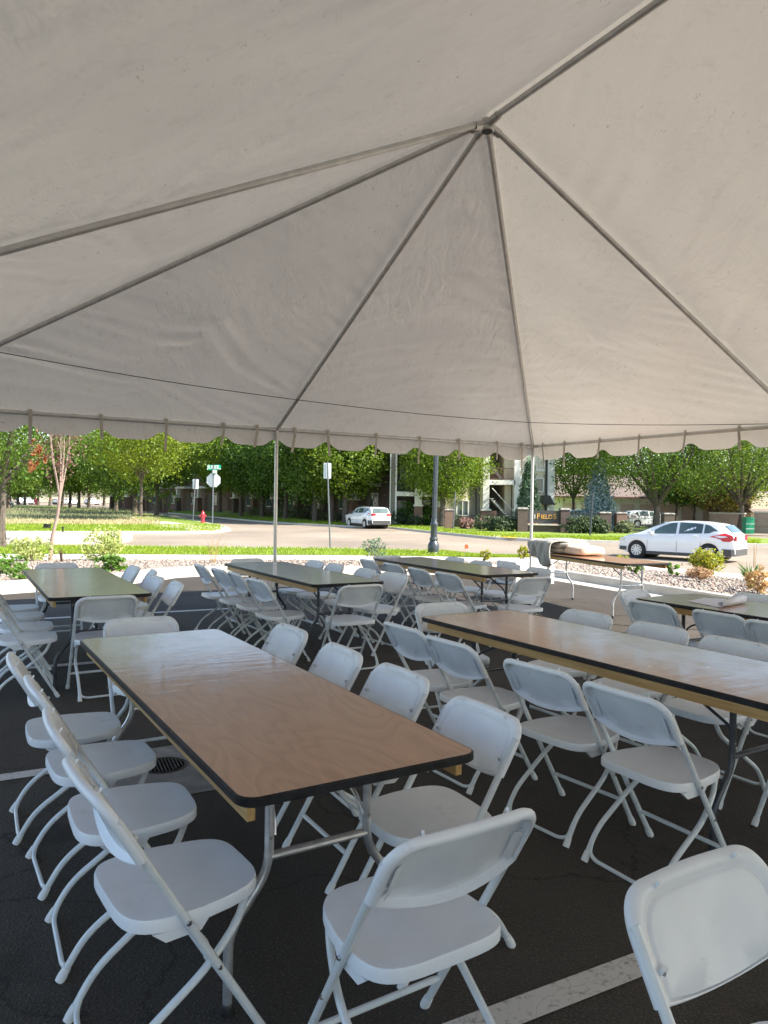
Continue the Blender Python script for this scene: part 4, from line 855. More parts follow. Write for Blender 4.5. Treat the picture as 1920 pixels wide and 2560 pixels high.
# spiky plants
def spikes(p,n,h,sp,m,lab,nm='plant',wd=.012,seed=1):
    r=random.Random(seed); q=MB()
    for k in range(n):
        a=r.random()*6.28; l=r.uniform(.2,1)*sp; hh=h*r.uniform(.6,1.1); b=Vector((math.cos(a)*.03,math.sin(a)*.03,0)); q.tube([b,b+Vector((math.cos(a)*l*.4,math.sin(a)*l*.4,hh*.7)),b+Vector((math.cos(a)*l,math.sin(a)*l,hh))],wd,4,radii=[wd,wd*.7,wd*.15])
    o=q.build(nm,m,fix=False); o.location=p; return tag(o,lab,nm)
spikes(G(1876,1470,.06),70,.42,.22,M['lime'],'upright spiky green plant above the straw tuft at right','spiky_plant',seed=2)
spikes(G(1885,1420,-.1),5,.85,.06,M['straw'],'single dry stalk rising from the rocks at the right edge','dry_stalk',.006,seed=4)
spikes(G(532,1411,-.05),22,.75,.35,M['straw'],'bare leafless twiggy bush behind the chairs left of the middle pole','bare_bush',.004,seed=5)
spikes(G(155,1404,-.1),14,.35,.12,M['redleaf'],'small purple flower spikes beside the young tree','flower_spike',.007,seed=6)
# hedges and shrubs on the far lawn
HD=[(1085,1320,.0,0,0,0,0)]
FS=[(1025,1312,1.75,1.35,'lime','large bright green shrub left of the street lamp by the brick pier'),(1070,1313,1.5,.95,'lime','bright green shrub close left of the street lamp'),(988,1312,1.05,1.1,'hedge','dark low shrub right of the white wagon'),(1092,1313,1.0,.45,'redshrub','small red shrub between lamp post and maple trunk'),(1142,1316,.9,.7,'hedgepale','grey green shrub left of the rusty stump'),
(1040,1314,.7,.6,'hedge','small dark shrub beneath the large bright one'),(645,1290,.9,1.0,'hedgepale','low pale hedge left of the middle tent pole'),(735,1294,1.1,1.7,'hedgepale','wide pale hedge under the dark trees'),(708,1292,.9,.8,'hedgepale','small pale bush left end of the wide hedge'),(803,1298,.8,.9,'hedgepale','round pale bush left of the roadside sign'),(833,1300,.7,.6,'hedgepale','small pale bush right of the roadside sign'),
(1225,1326,.95,1.2,'hedge','clipped grey green hedge left of the brick sign wall'),(1262,1328,.95,1.1,'hedge','clipped hedge touching the brick sign wall'),(1445,1333,1.05,.95,'hedge','dark shrub right of the brick sign wall'),(1478,1333,1.05,.9,'hedge','dark shrub in front of the iron fence'),(1500,1334,.9,.6,'hedge','small dark shrub at the first fence pier'),(1560,1333,.8,.6,'hedgepale','pale shrub right of the second fence pier'),(1390,1328,.55,.75,'flower','yellow flowers at the right foot of the sign wall'),(1318,1326,.6,.7,'flower','yellow flowers at the left foot of the sign wall')]
for i,(u,v,h,r_,m_,lab) in enumerate(FS):
    p=LG(u,v); t=empty('shrub',p,0,lab,'shrub','shrubs on the far lawn')
    V,Fq=cloud(1500,r_,r_*.6,h*.55,.15,300+i,.5,16); o=raw('foliage',V,Fq,M[m_],t); o.location=(0,0,h*.5)
    MB().tube([(0,0,-.1),(0,0,h*.5)],.04,6).build('stem',M['bark'],t)
spikes(LG(1168,1312),90,1.9,.55,M['orangeleaf'],'tall orange ornamental grass behind the rusty stump','ornamental_grass',.02,seed=9)
p=LG(1180,1322); st=MB(); rr=random.Random(4)
for k in range(16):
    c=Vector((rr.uniform(-.75,.75),rr.uniform(-.25,.25),rr.uniform(.1,.62)-.0)); c.z*=1-.3*abs(c.x); hx,hy,hz=rr.uniform(.14,.3),rr.uniform(.12,.25),rr.uniform(.10,.26); b0=len(st.v)
    mm_=Matrix.Rotation(rr.uniform(-1,1),3,'Y')@Matrix.Rotation(rr.uniform(0,3),3,'Z'); q=MB().lathe([(hx*math.sin(pi*(i+.01)/12),-hz*math.cos(pi*i/12)*1.5) for i in range(13)],(0,0,0),14)
    vs=[mm_@Vector(v) for v in q.v]; vs=[c+v*(1+.55*noise.noise((v+c)*9)+.3*noise.noise((v+c)*21)) for v in vs]; vs=[Vector((v.x,v.y,max(v.z,-.05))) for v in vs]; st.add(vs,q.f)
o=st.build('driftwood_stump',M['stump'],fix=False); o.location=p; tag(o,'gnarled dark reddish stump lying on the lawn before the cream apartments','stump')
# ------------------------------------------------------------------ posts and signs
def roadsign(name,base,top,w_,h_,lab,cat='sign',pm='post',face='signwhite',rot=0,pw=.06):
    t=empty(name,base,0,lab,cat); d_=top-base
    MB().tube([Vector((0,0,-.05)),d_+Vector((0,0,.03))],pw/2,8).build('post',M[pm],t)
    if w_:
        q=MB().prism(rrect(w_/2,h_/2,.05),-.004,.004,Matrix.Translation(d_-Vector((0,.0,h_/2)))@Matrix.Rotation(rot,4,'Z')@Matrix.Translation((0,.05,0))@Matrix.Rotation(pi/2,4,'X')); q.build('sign_plate',M[face],t,smooth=False)
    return t
b=G(825.7,1372,-.36); roadsign('road_sign',b,D(818.5,1157,b.y),.30,.62,'plain white backed roadside sign on a leaning dark post beside the grass verge',rot=.0)
b=tz(482,1303.5,LZ); roadsign('road_sign',b,D(489,1198,b.y),.5,.8,'small white backed sign just left of the stop sign',pw=.09)
b=tz(1132,1323,LZ); roadsign('road_sign',b,D(1139,1231,b.y),.05,.5,'thin grey signpost seen edge on right of the maple trunk',pw=.09)
b=tz(1475,1341,LZ); roadsign('road_sign',b,D(1482,1233,b.y),.06,.6,'tall thin dark signpost in front of the blue spruce',pm='lamp',face='post',pw=.11)
b=tz(96,1256,-.3); roadsign('road_sign',b,D(98,1222,b.y),1.1,1.1,'tiny far round white sign beyond the left trees',pw=.12)
# stop sign seen from behind, with street name blades
b=tz(531,1309,LZ); yy=b.y; tp=D(534,1163,yy); st=empty('stop_sign',b,0,'white back of an octagonal stop sign under a green street name blade','stop sign')
k=yy/1854; MB().tube([(0,0,-.05),tp-b],.055,8).build('post',M['post'],st)
oc=D(539,1200.5,yy)-b; oc=Vector((D(533.2,1200.5,yy)-b)); R8=18.6*k
MB().prism([(R8*math.cos(pi/8+j*pi/4),R8*math.sin(pi/8+j*pi/4)) for j in range(8)],-.006,.006,Matrix.Translation(oc+Vector((0,.09,0)))@Matrix.Rotation(pi/2,4,'X')).build('octagon_plate',M['signwhite'],st,smooth=False)
gc=D(535,1168.6,yy)-b; MB().prism(rrect(17.2*k,6.2*k,.06),-.01,.01,Matrix.Translation(gc)@Matrix.Rotation(-.04,4,'Y')@Matrix.Rotation(pi/2,4,'X')).build('name_blade',M['signgreen'],st,smooth=False)
g2=D(536,1179,yy)-b; MB().box(g2,(.32,.32,.26),rz=.5).build('cross_blade',mat('faded_sign_green',(.25,.38,.30)),st,smooth=False)
def text(s_,size,m,parent,loc,rot=(pi/2,0,0),ext=.01,name='lettering',sx=1):
    cu=bpy.data.curves.new('t','FONT'); cu.body=s_; cu.size=size; cu.extrude=ext; cu.align_x='CENTER'; cu.align_y='CENTER'; cu.offset=size*.012
    o=bpy.data.objects.new('t',cu); C.objects.link(o); dg=bpy.context.evaluated_depsgraph_get(); me=bpy.data.meshes.new_from_object(o.evaluated_get(dg)); bpy.data.objects.remove(o)
    me.materials.clear(); me.materials.append(m); o=bpy.data.objects.new(name,me); C.objects.link(o); o.parent=parent; o.location=loc; o.rotation_euler=rot; o.scale=(sx,1,1); return o
text('JULEE',.36,M['white'],st,gc+Vector((-.06,-.022,.02))); text('Ln',.20,M['white'],st,gc+Vector((.42,-.022,-.08)))
def hydrant(p,s_,lab):
    t=empty('fire_hydrant',p,.4,lab,'fire hydrant'); 
    MB().lathe([(.17,0),(.17,.05),(.115,.06),(.11,.42),(.15,.44),(.15,.50),(.12,.52),(.10,.60),(.05,.68),(.03,.70),(.03,.75)],(0,0,0),16).build('barrel',M['red'],t)
    MB().lathe([(.07,-.20),(.07,-.10),(.05,0),(.05,.1),(.07,.2)],(0,0,.40),10,axis='X').build('side_nozzle',M['red'],t)
    MB().lathe([(.05,0),(.05,-.12),(.09,-.13),(.09,-.20)],(0,0,.36),12,axis='Y').build('front_nozzle',M['red'],t)
    t.scale=(s_,)*3
hydrant(tz(507,1306.5,LZ),1.28,'red fire hydrant on the corner grass left of the stop sign'); hydrant(tz(89,1262,-.3),2.,'tiny distant red hydrant among the far left trees')
t=MB().lathe([(.16,0),(.16,1.5),(.14,1.56),(.06,1.6)],(0,0,0),14).build('marker_post',M['signwhite']); t.location=tz(14.8,1266,LZ); t.scale=(1.4,1.4,1.35); tag(t,'thick white marker post standing at the far left of the dry field','post')
t=MB().prism(rrect(.17,.14,.05),0,.3).build('utility_box',M['black']); t.location=tz(117.7,1323,LZ); tag(t,'small black box in the green grass left of the young tree trunk','box')
t=MB().tube([(0,0,0),(0,0,.22)],.04,8).lathe([(.05,.2),(.06,.24),(.03,.27)],(0,0,0),10).build('sprinkler',M['black']); t.location=tz(157,1330,-.3); tag(t,'small dark sprinkler head at the left end of the pink median','sprinkler')
# street lamp
b=G(1083,1387,-.34); lp=empty('street_lamp',b,0,'tall dark fluted street lamp post with a flared base beside the verge','street lamp'); lean=(D(1090.5,1140,b.y)-D(1083,1387,b.y)); lean=Vector((lean.x/lean.z,0,1))
q=MB().lathe([(.21,0),(.21,.07),(.19,.10),(.20,.20),(.205,.34),(.17,.42),(.125,.50),(.15,.53),(.15,.58),(.12,.62),(.115,1.02),(.14,1.06),(.14,1.12),(.10,1.18),(.10,1.30)],(0,0,0),20); q.v=[(x_+lean.x*z_,y_,z_) for x_,y_,z_ in q.v]; q.build('base',M['lamp'],lp)
q=MB(); n=24
for i in range(9):
    z_=1.2+4.4*i/8; r_=.092-.02*i/8
    for j in range(n): rr_=r_*(1 if j%2 else .86); a=2*pi*j/n; q.v.append((lean.x*z_+rr_*math.cos(a),rr_*math.sin(a),z_))
    if i:
        for j in range(n): q.f.append(((i-1)*n+j,(i-1)*n+(j+1)%n,i*n+(j+1)%n,i*n+j))
q.build('shaft',M['lamp'],lp,fix=False,angle=20); q=MB().lathe([(.09,5.6),(.16,5.65),(.16,5.7),(.22,6.2),(.12,6.35),(.03,6.5)],(lean.x*5.6,0,0),16).build('lantern',M['lamp'],lp)
fl=empty('marker_flag',G(1160,1398,-.2),0,'small orange marker flag between the far table and street','flag'); MB().tube([(0,0,0),(.02,0,.46)],.004,5).build('wire',M['rivet'],fl)
MB().prism([(0,.0),(.11,.03),(.10,.12),(0,.15)],-.002,.002,Matrix.Translation((.02,0,.31))@Matrix.Rotation(pi/2,4,'X')).build('flag_sheet',M['orange'],fl,smooth=False)
# ------------------------------------------------------------------ cars
def car(name,loc,heading,lab,P,cat='car'):
    t=empty(name,loc,heading,lab,cat,'cars on the street'); L=P['L']; W=P['W']/2; xs=sorted(set([round(x,3) for x in np.linspace(-L/2,L/2,34)]+[round(xw+P['ra']*math.cos(a),3) for xw in (P['xr'],P['xf']) for a in np.linspace(0,pi,13)]))
    top=lambda x: float(np.interp(x,[p[0] for p in P['top']],[p[1] for p in P['top']])); belt=lambda x: float(np.interp(x,[p[0] for p in P['belt']],[p[1] for p in P['belt']]))
    wid=lambda x: W*float(np.interp(x,[-L/2,-L/2+.12,-L/2+.5,-L/2+1.1,L/2-1.0,L/2-.45,L/2-.15,L/2],[.80,.90,.97,1,1,.95,.86,.70]))
    def zl(x):
        z=P['zb']+ (.12*max(0,(abs(x)-L/2+.5)/.5))
        for xw in (P['xr'],P['xf']):
            if abs(x-xw)<P['ra']: z=max(z,P['rw']+math.sqrt(max(0,P['ra']**2-(x-xw)**2)))
        return z
    def wr(x): return wid(x)*P.get('tumble',.76)
    def sec(x):
        tz_=top(x); b_=min(belt(x),tz_-.03); w_=wid(x); z0=zl(x); g=min(1,max(0,(tz_-b_-.05)/.25)); r_=wr(x)*g+w_*.9*(1-g)
        mid=max(.62,z0+.04)
        if mid>b_-.08: mid=b_-.08
        return [(0,tz_),(r_*.6,tz_-.008),(r_*.9,tz_-.03-.01*g),(r_,tz_-.05*g-.04*(1-g)),(w_*(.945),b_+.015*g-.0),(w_,b_-.09),(w_,mid),(w_*.985,z0),(w_*.80,z0)]
    V=[];n=9; S=[sec(x) for x in xs]
    q=MB()
    for x,s_ in zip(xs,S):
        q.v+=[(x,y_,z_) for y_,z_ in s_]+[(x,-y_,z_) for y_,z_ in s_[1:]]
    m_=2*n-1; idx=[n-1-i for i in range(n)]+[n+i for i in range(n-1)]
    for i in range(len(xs)-1):
        for j in range(m_-1): a,b_=idx[j],idx[j+1]; q.f.append((i*m_+a,i*m_+b_,(i+1)*m_+b_,(i+1)*m_+a))
        q.f.append((i*m_+idx[-1],i*m_+idx[0],(i+1)*m_+idx[0],(i+1)*m_+idx[-1]))
    q.f.append(tuple(idx)); q.f.append(tuple((len(xs)-1)*m_+k_ for k_ in idx)[::-1])
    q.build('body',P.get('mat',M['carwhite']),t,angle=28)
    MB().box((0,0,P['rw']+.1),(L*.86,W*1.5,.34)).build('underbody',M['black'],t,smooth=False)
    for xw in (P['xr'],P['xf']):
        MB().lathe([(P['ra']-.015,-W*.93),(P['ra']-.015,W*.93)],(xw,0,P['rw']),24,axis='Y').build('wheel_well',M['black'],t)
        for sy in (-1,1):
            r_=P['rw']; y0=sy*(W-.10); wl=MB().lathe([(r_*.62,-.1),(r_*.9,-.11),(r_,-.08),(r_,.08),(r_*.9,.11),(r_*.62,.10)],(xw,y0,r_),28,axis='Y').build('wheel',M['tyre'],t)
            q=MB().lathe([(r_*.64,0),(r_*.64,sy*.02),(r_*.60,sy*.02),(r_*.58,0)],(xw,y0+sy*.095,r_),28,axis='Y'); q.lathe([(.05,-sy*.01),(.05,sy*.018)],(xw,y0+sy*.095,r_),12,axis='Y')
            for k_ in range(P.get('spokes',9)):
                a=2*pi*k_/P.get('spokes',9); q.box((xw+math.cos(a)*r_*.34,y0+sy*.10,r_+math.sin(a)*r_*.34),(.001,.001,.001)); 
                c1=Vector((math.cos(a),0,math.sin(a))); c2=Vector((-math.sin(a),0,math.cos(a))); o_=Vector((xw,y0+sy*.105,r_)); wa,wb_=.018,.038
                pts=[o_+c1*.04-c2*wa,o_+c1*.04+c2*wa,o_+c1*r_*.61+c2*wb_,o_+c1*r_*.61-c2*wb_]; dy=Vector((0,-sy*.02,0)); q.add([p for p in pts]+[p+dy for p in pts],[(0,1,2,3),(7,6,5,4),(0,4,5,1),(1,5,6,2),(2,6,7,3),(3,7,4,0)])
            q.build('rim',M['rim'],wl,smooth=False)
    def ys(x,z):
        tz_=top(x); b_=belt(x); zt=tz_-.05; y1=wid(x)*.945; y2=wr(x); return y1+(y2-y1)*min(1,max(-.3,(z-b_)/max(.05,zt-b_)))
    for sy in (-1,1):
        for wpoly in P['win']:
            pts=[(x,sy*(ys(x,z)+.010),z) for x,z in wpoly]; k_=len(pts); q=MB(); q.add(pts+[(x_,y_-sy*.03,z_) for x_,y_,z_ in pts],[tuple(range(k_)),tuple(range(k_,2*k_))[::-1]]+[(i,(i+1)%k_,(i+1)%k_+k_,i+k_) for i in range(k_)]); q.build('side_window',M['glassg'],t,smooth=False)
        for hx_,hz_ in P['handles']: MB().tube([(hx_-.09,sy*(W+.005),hz_),(hx_-.05,sy*(W+.03),hz_+.005),(hx_+.05,sy*(W+.03),hz_+.005),(hx_+.09,sy*(W+.005),hz_)],.014,6).build('door_handle',P.get('mat',M['carwhite']),t)
        mx_,mz_=P['mirror']; blob('mirror',(mx_,sy*(W+.02),mz_),.07,.10,.065,P.get('mirm',P.get('mat',M['carwhite'])),t,1,0)
        for dx in P['seams']:
            q=MB()
            zs=[P['zb']+.14,.7,belt(dx)-.03]; 
            q.tube([(dx+.02,sy*(W-.0005),zs[0]),(dx,sy*(W-.0005),zs[1]),(dx,sy*(W*.95+.006),zs[2])],.006,4); q.build('door_seam',M['darktrim'],t)
        # lower cladding
        q=MB(); cl=[x for x in xs if P['xr']+P['ra']<=x<=P['xf']-P['ra']]; c0=cl[0]; c1_=cl[-1]; q.box(((c0+c1_)/2,sy*(W-.02),P['zb']+.045),(c1_-c0,.06,.12)); q.build('sill',M['black'] if P.get('dark',0) else M['darktrim'],t,smooth=False)
        tl_=P['tail']; q=MB(); pts=[(x,sy*(wid(x)+.012 if z<belt(x)-.05 else ys(x,z)+.014),z) for x,z in tl_]; pts=[(x_,y_,z_) for x_,y_,z_ in pts]; k_=len(pts)
        q.add(pts+[(x_+.02,y_-sy*.14,z_) for x_,y_,z_ in pts],[tuple(range(k_)),tuple(range(k_,2*k_))[::-1]]+[(i,(i+1)%k_,(i+1)%k_+k_,i+k_) for i in range(k_)]); tlo=q.build('tail_light',M['redlens'],t,smooth=False)
        xr_=-L/2; MB().box((xr_+P.get('tlx',.02),sy*W*P.get('tly',.66),P['tlz']),(.06,W*P.get('tlw',.24),P.get('tlh',.13))).build('rear_lamp',M['redlens'],t,smooth=False)
        MB().box((L/2-.22,sy*W*.80,P['hz']),(.30,.12,.12),rz=-sy*.6).build('headlight',M['clearlens'],t,smooth=False)
    for nm,(xa,za,wa),(xb,zb_,wb_) in P['glass']:
        n_=Vector((-(zb_-za),0,(xb-xa))).normalized()*(-.012 if nm=='rear_window' else .012)
        if nm=='rear_window' and n_.x>0: n_=-n_
        if nm=='windshield' and n_.x<0: n_=-n_
        p_=[Vector((xa,-wa,za)),Vector((xa,wa,za)),Vector((xb,wb_,zb_)),Vector((xb,-wb_,zb_))]; q=MB(); q.add([v+n_ for v in p_]+[v-n_ for v in p_],[(0,1,2,3),(7,6,5,4),(0,4,5,1),(1,5,6,2),(2,6,7,3),(3,7,4,0)]); q.build(nm,M['glassg'],t,smooth=False)
    q=MB(); q.prism([(-L/2-.012,-W*.76),(-L/2+.12,-W*.93),(-L/2+.42,-W*.995),(-L/2+.42,W*.995),(-L/2+.12,W*.93),(-L/2-.012,W*.76)],P['zb']+.06,P['zb']+.06+P['bh']); q.build('rear_bumper',M['darktrim'],t,smooth=False)
    q=MB(); q.prism([(L/2+.012,-W*.66),(L/2-.15,-W*.88),(L/2-.4,-W*.97),(L/2-.4,W*.97),(L/2-.15,W*.88),(L/2+.012,W*.66)],P['zb']+.10,P['zb']+.24); q.build('front_bumper',M['darktrim'],t,smooth=False)
    MB().box((-L/2-.012+P.get('px',0),0,P['pz']),(.02,.32,.16)).build('number_plate',M['plate'],t,smooth=False)
    if P.get('rails'):
        for sy in (-1,1): MB().tube(fillet([(-1.75,sy*W*.70,1.56),(-1.6,sy*W*.70,1.63),(.2,sy*W*.70,1.66),(.55,sy*W*.70,1.60)],.1),.022,6).build('roof_rail',M['black'],t)
    return t
HB=dict(L=4.36,W=1.82,ra=.375,rw=.325,xr=-1.30,xf=1.35,zb=.20,tumble=.74,bh=.24,pz=.86,hz=.70,mirror=(.78,1.0),spokes=10,px=-.02,
 top=[(-2.18,.72),(-2.14,.95),(-2.06,1.06),(-1.72,1.36),(-1.55,1.41),(-1.0,1.47),(-.3,1.485),(.3,1.44),(.75,1.28),(1.30,1.02),(1.7,.92),(2.0,.80),(2.13,.66),(2.18,.5)],
 belt=[(-2.2,1.0),(-1.6,1.06),(-.6,1.0),(.6,.94),(1.2,.93),(2.2,.9)],
 win=[[(-1.62,1.13),(-1.28,1.05),(-1.12,1.04),(-1.12,1.375),(-1.3,1.33)],[(-1.06,1.04),(-.22,1.0),(-.22,1.415),(-.75,1.405),(-1.06,1.375)],[(-.12,.995),(.70,.965),(.70,1.11),(.42,1.27),(.10,1.385),(-.12,1.405)],[(.76,.965),(1.05,.96),(.78,1.09)]],
 handles=[(-.85,.93),(.05,.89)],seams=[-.17,.93,-1.02],tail=[(-2.11,.83),(-2.10,.98),(-1.98,1.03),(-1.80,1.08),(-1.62,1.0),(-1.40,.955),(-1.34,.93),(-1.55,.90),(-1.72,.84),(-1.78,.78),(-2.0,.77)],tlz=.89,tly=.72,tlw=.16,tlh=.17,
 glass=[('rear_window',(-2.02,1.09,.58),(-1.75,1.345,.50)),('windshield',(1.18,1.07,.62),(.44,1.40,.52))])
fr=G(1772,1406,RZ); h_=pi-R(41); 
# rear left wheel contact sits at the measured point
car('hatchback_car',fr-Matrix.Rotation(h_,3,'Z')@Vector((-1.30,.81,0)),h_,'white five door hatchback with red tail lights on the street at right',HB)
SV=dict(L=4.82,W=1.84,ra=.40,rw=.345,xr=-1.40,xf=1.34,zb=.27,tumble=.80,bh=.30,pz=.98,hz=.85,mirror=(.90,1.12),spokes=10,rails=1,dark=1,mirm=M['black'],px=-.015,
 top=[(-2.41,.85),(-2.38,1.10),(-2.30,1.18),(-2.08,1.54),(-1.9,1.59),(-1.0,1.62),(.0,1.60),(.45,1.52),(1.15,1.12),(1.6,1.06),(2.1,.98),(2.3,.86),(2.41,.65)],
 belt=[(-2.4,1.14),(-1.6,1.14),(-.6,1.10),(.6,1.06),(1.2,1.03),(2.4,.95)],
 win=[[(-2.05,1.24),(-1.3,1.17),(-1.15,1.17),(-1.15,1.51),(-1.75,1.50)],[(-1.08,1.17),(-.22,1.14),(-.22,1.52),(-1.08,1.52)],[(-.12,1.14),(.86,1.10),(.86,1.22),(.45,1.43),(-.12,1.51)]],
 handles=[(-.85,1.02),(.05,.99)],seams=[-.17,.95,-1.1],tail=[(-2.36,.98),(-2.35,1.12),(-2.0,1.16),(-1.88,1.10),(-2.05,1.0)],tlz=1.06,tly=.64,tlw=.30,tlh=.15,
 glass=[('rear_window',(-2.33,1.19,.66),(-2.10,1.52,.58)),('windshield',(1.10,1.16,.68),(.46,1.50,.58))])
rp=G(963,1321.5,RZ); h_=R(90+27); p=rp-Matrix.Rotation(h_,3,'Z')@Vector((-1.40,-.83,0)); car('estate_car',p,h_,'white estate car with black roof rails and red tail lights driving away',SV)
far=[(1455,1318,62,R(10),'silver blue car parked behind the iron fence, right of the sign wall',(.45,.55,.62)),(1615,1316,64,R(10),'white parked car behind the fence left of the forked trunk',(.7,.72,.74)),(66,1259,170,R(60),'white van sized car far off at the left among tree trunks',(.75,.76,.78)),(178,1258,185,R(70),'pale car far off beyond the left row of trees',(.7,.74,.78)),(232,1257,190,R(60),'small pale car far off near the side street',(.7,.72,.75)),(2,1259,120,R(75),'white car cut by the left photo edge, far off',(.75,.77,.8)),(150,1260,180,R(80),'silver far off car behind thin trunks at left',(.4,.44,.46))]
for i,(u,v,y_,hd,lab,c_) in enumerate(far):
    p=D(u,v,y_); p.z=max(LZ,-.36) if y_<100 else -.45; car('parked_car',p,hd,lab,dict(SV if i in (2,) else HB,mat=mat('car_paint',c_,c_,rough=.25,coat=.8,scale=1)))
# ------------------------------------------------------------------ buildings
KB=60/1854.
def bx(u): return (u-960)*KB
def bz(v,u=1180): return H_-(v-(1254+.016*(u-960)))*KB
apt=empty('apartment_building',(0,60,0),0,'three storey cream apartment house with open stairwell and white columns','apartment building')
def B(name,u0,u1,v0,v1,y0,y1,m,par=apt,cut=None):
    x0,x1=bx(u0),bx(u1); z0=bz(v1) if v1<1330 else LZ-.1; z1_=bz(v0) if v0>900 else -v0
    return MB().box(((x0+x1)/2,(y0+y1)/2,(z0+z1_)/2),(x1-x0,abs(y1-y0),z1_-z0)).build(name,M[m] if isinstance(m,str) else m,par,smooth=False)
TOP=-9.3
def win(u0,u1,v0,v1,y,par=apt,mull=1,nm='window'):
    f=MB(); x0,x1,z0,z1_=bx(u0),bx(u1),bz(v1),bz(v0); w_=.10
    f.box(((x0+x1)/2,y,z1_-w_/2),(x1-x0,.12,w_)).box(((x0+x1)/2,y,z0+w_/2),(x1-x0,.12,w_)).box((x0+w_/2,y,(z0+z1_)/2),(w_,.119,z1_-z0-2*w_)).box((x1-w_/2,y,(z0+z1_)/2),(w_,.119,z1_-z0-2*w_))
    if mull: f.box(((x0+x1)/2,y,(z0+z1_)/2),(.07,.10,z1_-z0-2*w_))
    o=f.build(nm,M['trim'],par,smooth=False); MB().box(((x0+x1)/2,y+.02,(z0+z1_)/2),(x1-x0-.1,.03,z1_-z0-.1)).build('pane',M['glassg'],o,smooth=False)
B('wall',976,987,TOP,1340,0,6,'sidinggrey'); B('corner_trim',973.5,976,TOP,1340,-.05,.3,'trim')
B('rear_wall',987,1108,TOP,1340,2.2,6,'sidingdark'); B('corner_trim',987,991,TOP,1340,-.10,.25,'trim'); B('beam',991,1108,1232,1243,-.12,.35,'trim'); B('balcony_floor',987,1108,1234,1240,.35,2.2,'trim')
B('beam',991,1108,1128,1140,-.12,.35,'trim'); B('balcony_floor',987,1108,1130,1136,.35,2.2,'trim')
B('door',993,1017,1254,1320,2.12,2.18,'door')
for u0,u1 in ((1036,1054),(1090,1106)): 
    B('column',u0,u1,TOP,1264,-.25,.28,'trim'); B('column_cap',u0-3,u1+3,1264,1268,-.36,.4,'trim'); B('brick_pier',u0-1,u1+2,1268,1340,-.32,.36,'brick')
win(1057,1080,1250,1300,2.12); win(1000,1028,1160,1200,2.12)
for fz in (1206,1104):
    r_=MB(); x0,x1=bx(991),bx(1108); z_=bz(1232 if fz==1206 else 1128)
    r_.box(((x0+x1)/2,-.05,z_+1.02),(x1-x0,.05,.05)).box(((x0+x1)/2,-.05,z_+.1),(x1-x0,.05,.05))
    for k in range(40): r_.box((x0+(x1-x0)*k/39,-.05,z_+.55),(.025,.025,.92))
    r_.build('balcony_railing',M['fence'],apt,smooth=False)
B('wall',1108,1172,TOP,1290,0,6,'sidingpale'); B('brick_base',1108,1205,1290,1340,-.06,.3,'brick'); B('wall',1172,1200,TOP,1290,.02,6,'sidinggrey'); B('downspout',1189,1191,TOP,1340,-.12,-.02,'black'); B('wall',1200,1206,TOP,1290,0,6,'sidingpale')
win(1140,1172,1250,1291,-.06); win(1140,1172,1150,1190,-.06)
B('column',1205,1221,TOP,1272,-.35,.25,'trim'); B('column_cap',1200,1226,1272,1276,-.5,.4,'trim'); B('brick_pier',1201,1240,1276,1340,-.45,.35,'brick')
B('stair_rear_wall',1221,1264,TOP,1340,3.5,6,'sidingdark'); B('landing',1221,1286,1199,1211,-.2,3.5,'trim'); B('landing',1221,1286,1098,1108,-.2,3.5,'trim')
B('wall',1262,1283,TOP,1199,.6,6,'sidingpale'); B('wall',1264,1280,1211,1340,.6,6,'sidingpale'); B('column',1283,1298,TOP,1340,-.2,6,'trim')
r_=MB(); x0,x1=bx(1222),bx(1282); z_=bz(1199); r_.box(((x0+x1)/2,-.15,z_+.95),(x1-x0,.05,.05)).box(((x0+x1)/2,-.15,z_+.1),(x1-x0,.05,.04))
for k in range(20): r_.box((x0+(x1-x0)*k/19,-.15,z_+.5),(.022,.022,.85))
r_.build('landing_railing',M['stump'],apt,smooth=False)
st=MB(); xa,za=bx(1228),bz(1246); xb,zb_=bx(1290),bz(1313); n=14
for k in range(n): t_=k/(n-1); st.box((xa+(xb-xa)*t_,.3,za+(zb_-za)*t_),(.36,1.1,.06))
st.build('stairs',M['concrete'],apt,smooth=False)
MB().tube([(xa,-.28,za+.85),(xb,-.28,zb_+.9),(xb,-.28,zb_-.1)],.03,6).tube([(xa,-.28,za-.08),(xb,-.28,zb_-.08)],.05,6).build('stair_rail',M['trim'],apt)
st=MB(); xa2,za2=bx(1262),bz(1160); 
for k in range(n): t_=k/(n-1); st.box((bx(1232)+(bx(1262)-bx(1232))*t_,1.6,bz(1165)+(bz(1198)-bz(1165))*t_),(.3,1.0,.06))
st.build('upper_stairs',M['concrete'],apt,smooth=False)
B('wall',1298,1363,1176,1340,0,6,'sidingpale'); B('band',1296,1364,1170,1176,-.08,.2,'trim'); B('upper_wall',1298,1363,TOP,1170,-.02,6,'batten'); win(1298.5,1326,1184,1232,-.08); win(1335,1358,1192,1228,-.08,mull=0)
B('downspout',1361,1363.5,TOP,1300,-.2,-.09,'black'); B('column',1366,1383,TOP,1340,-.3,6,'trim')
pr_=MB().prism([(bx(1350),0),(bx(1377),0),(bx(1377),.12),(bx(1366),.75),(bx(1350),.75)],-1.2,0,Matrix.Translation((0,0,bz(1259)))@Matrix(((1,0,0,0),(0,0,1,0),(0,1,0,0),(0,0,0,1)))).build('porch_roof',M['black'],apt,smooth=False)
rf=MB(); x0,x1=bx(970),bx(1390); rf.prism([(-1.2,0),(7,0),(3,2.2)],x0,x1,Matrix.Translation((0,0,9.3))@Matrix(((0,0,1,0),(1,0,0,0),(0,1,0,0),(0,0,0,1)))); rf.build('roof',M['roof'],apt,smooth=False)
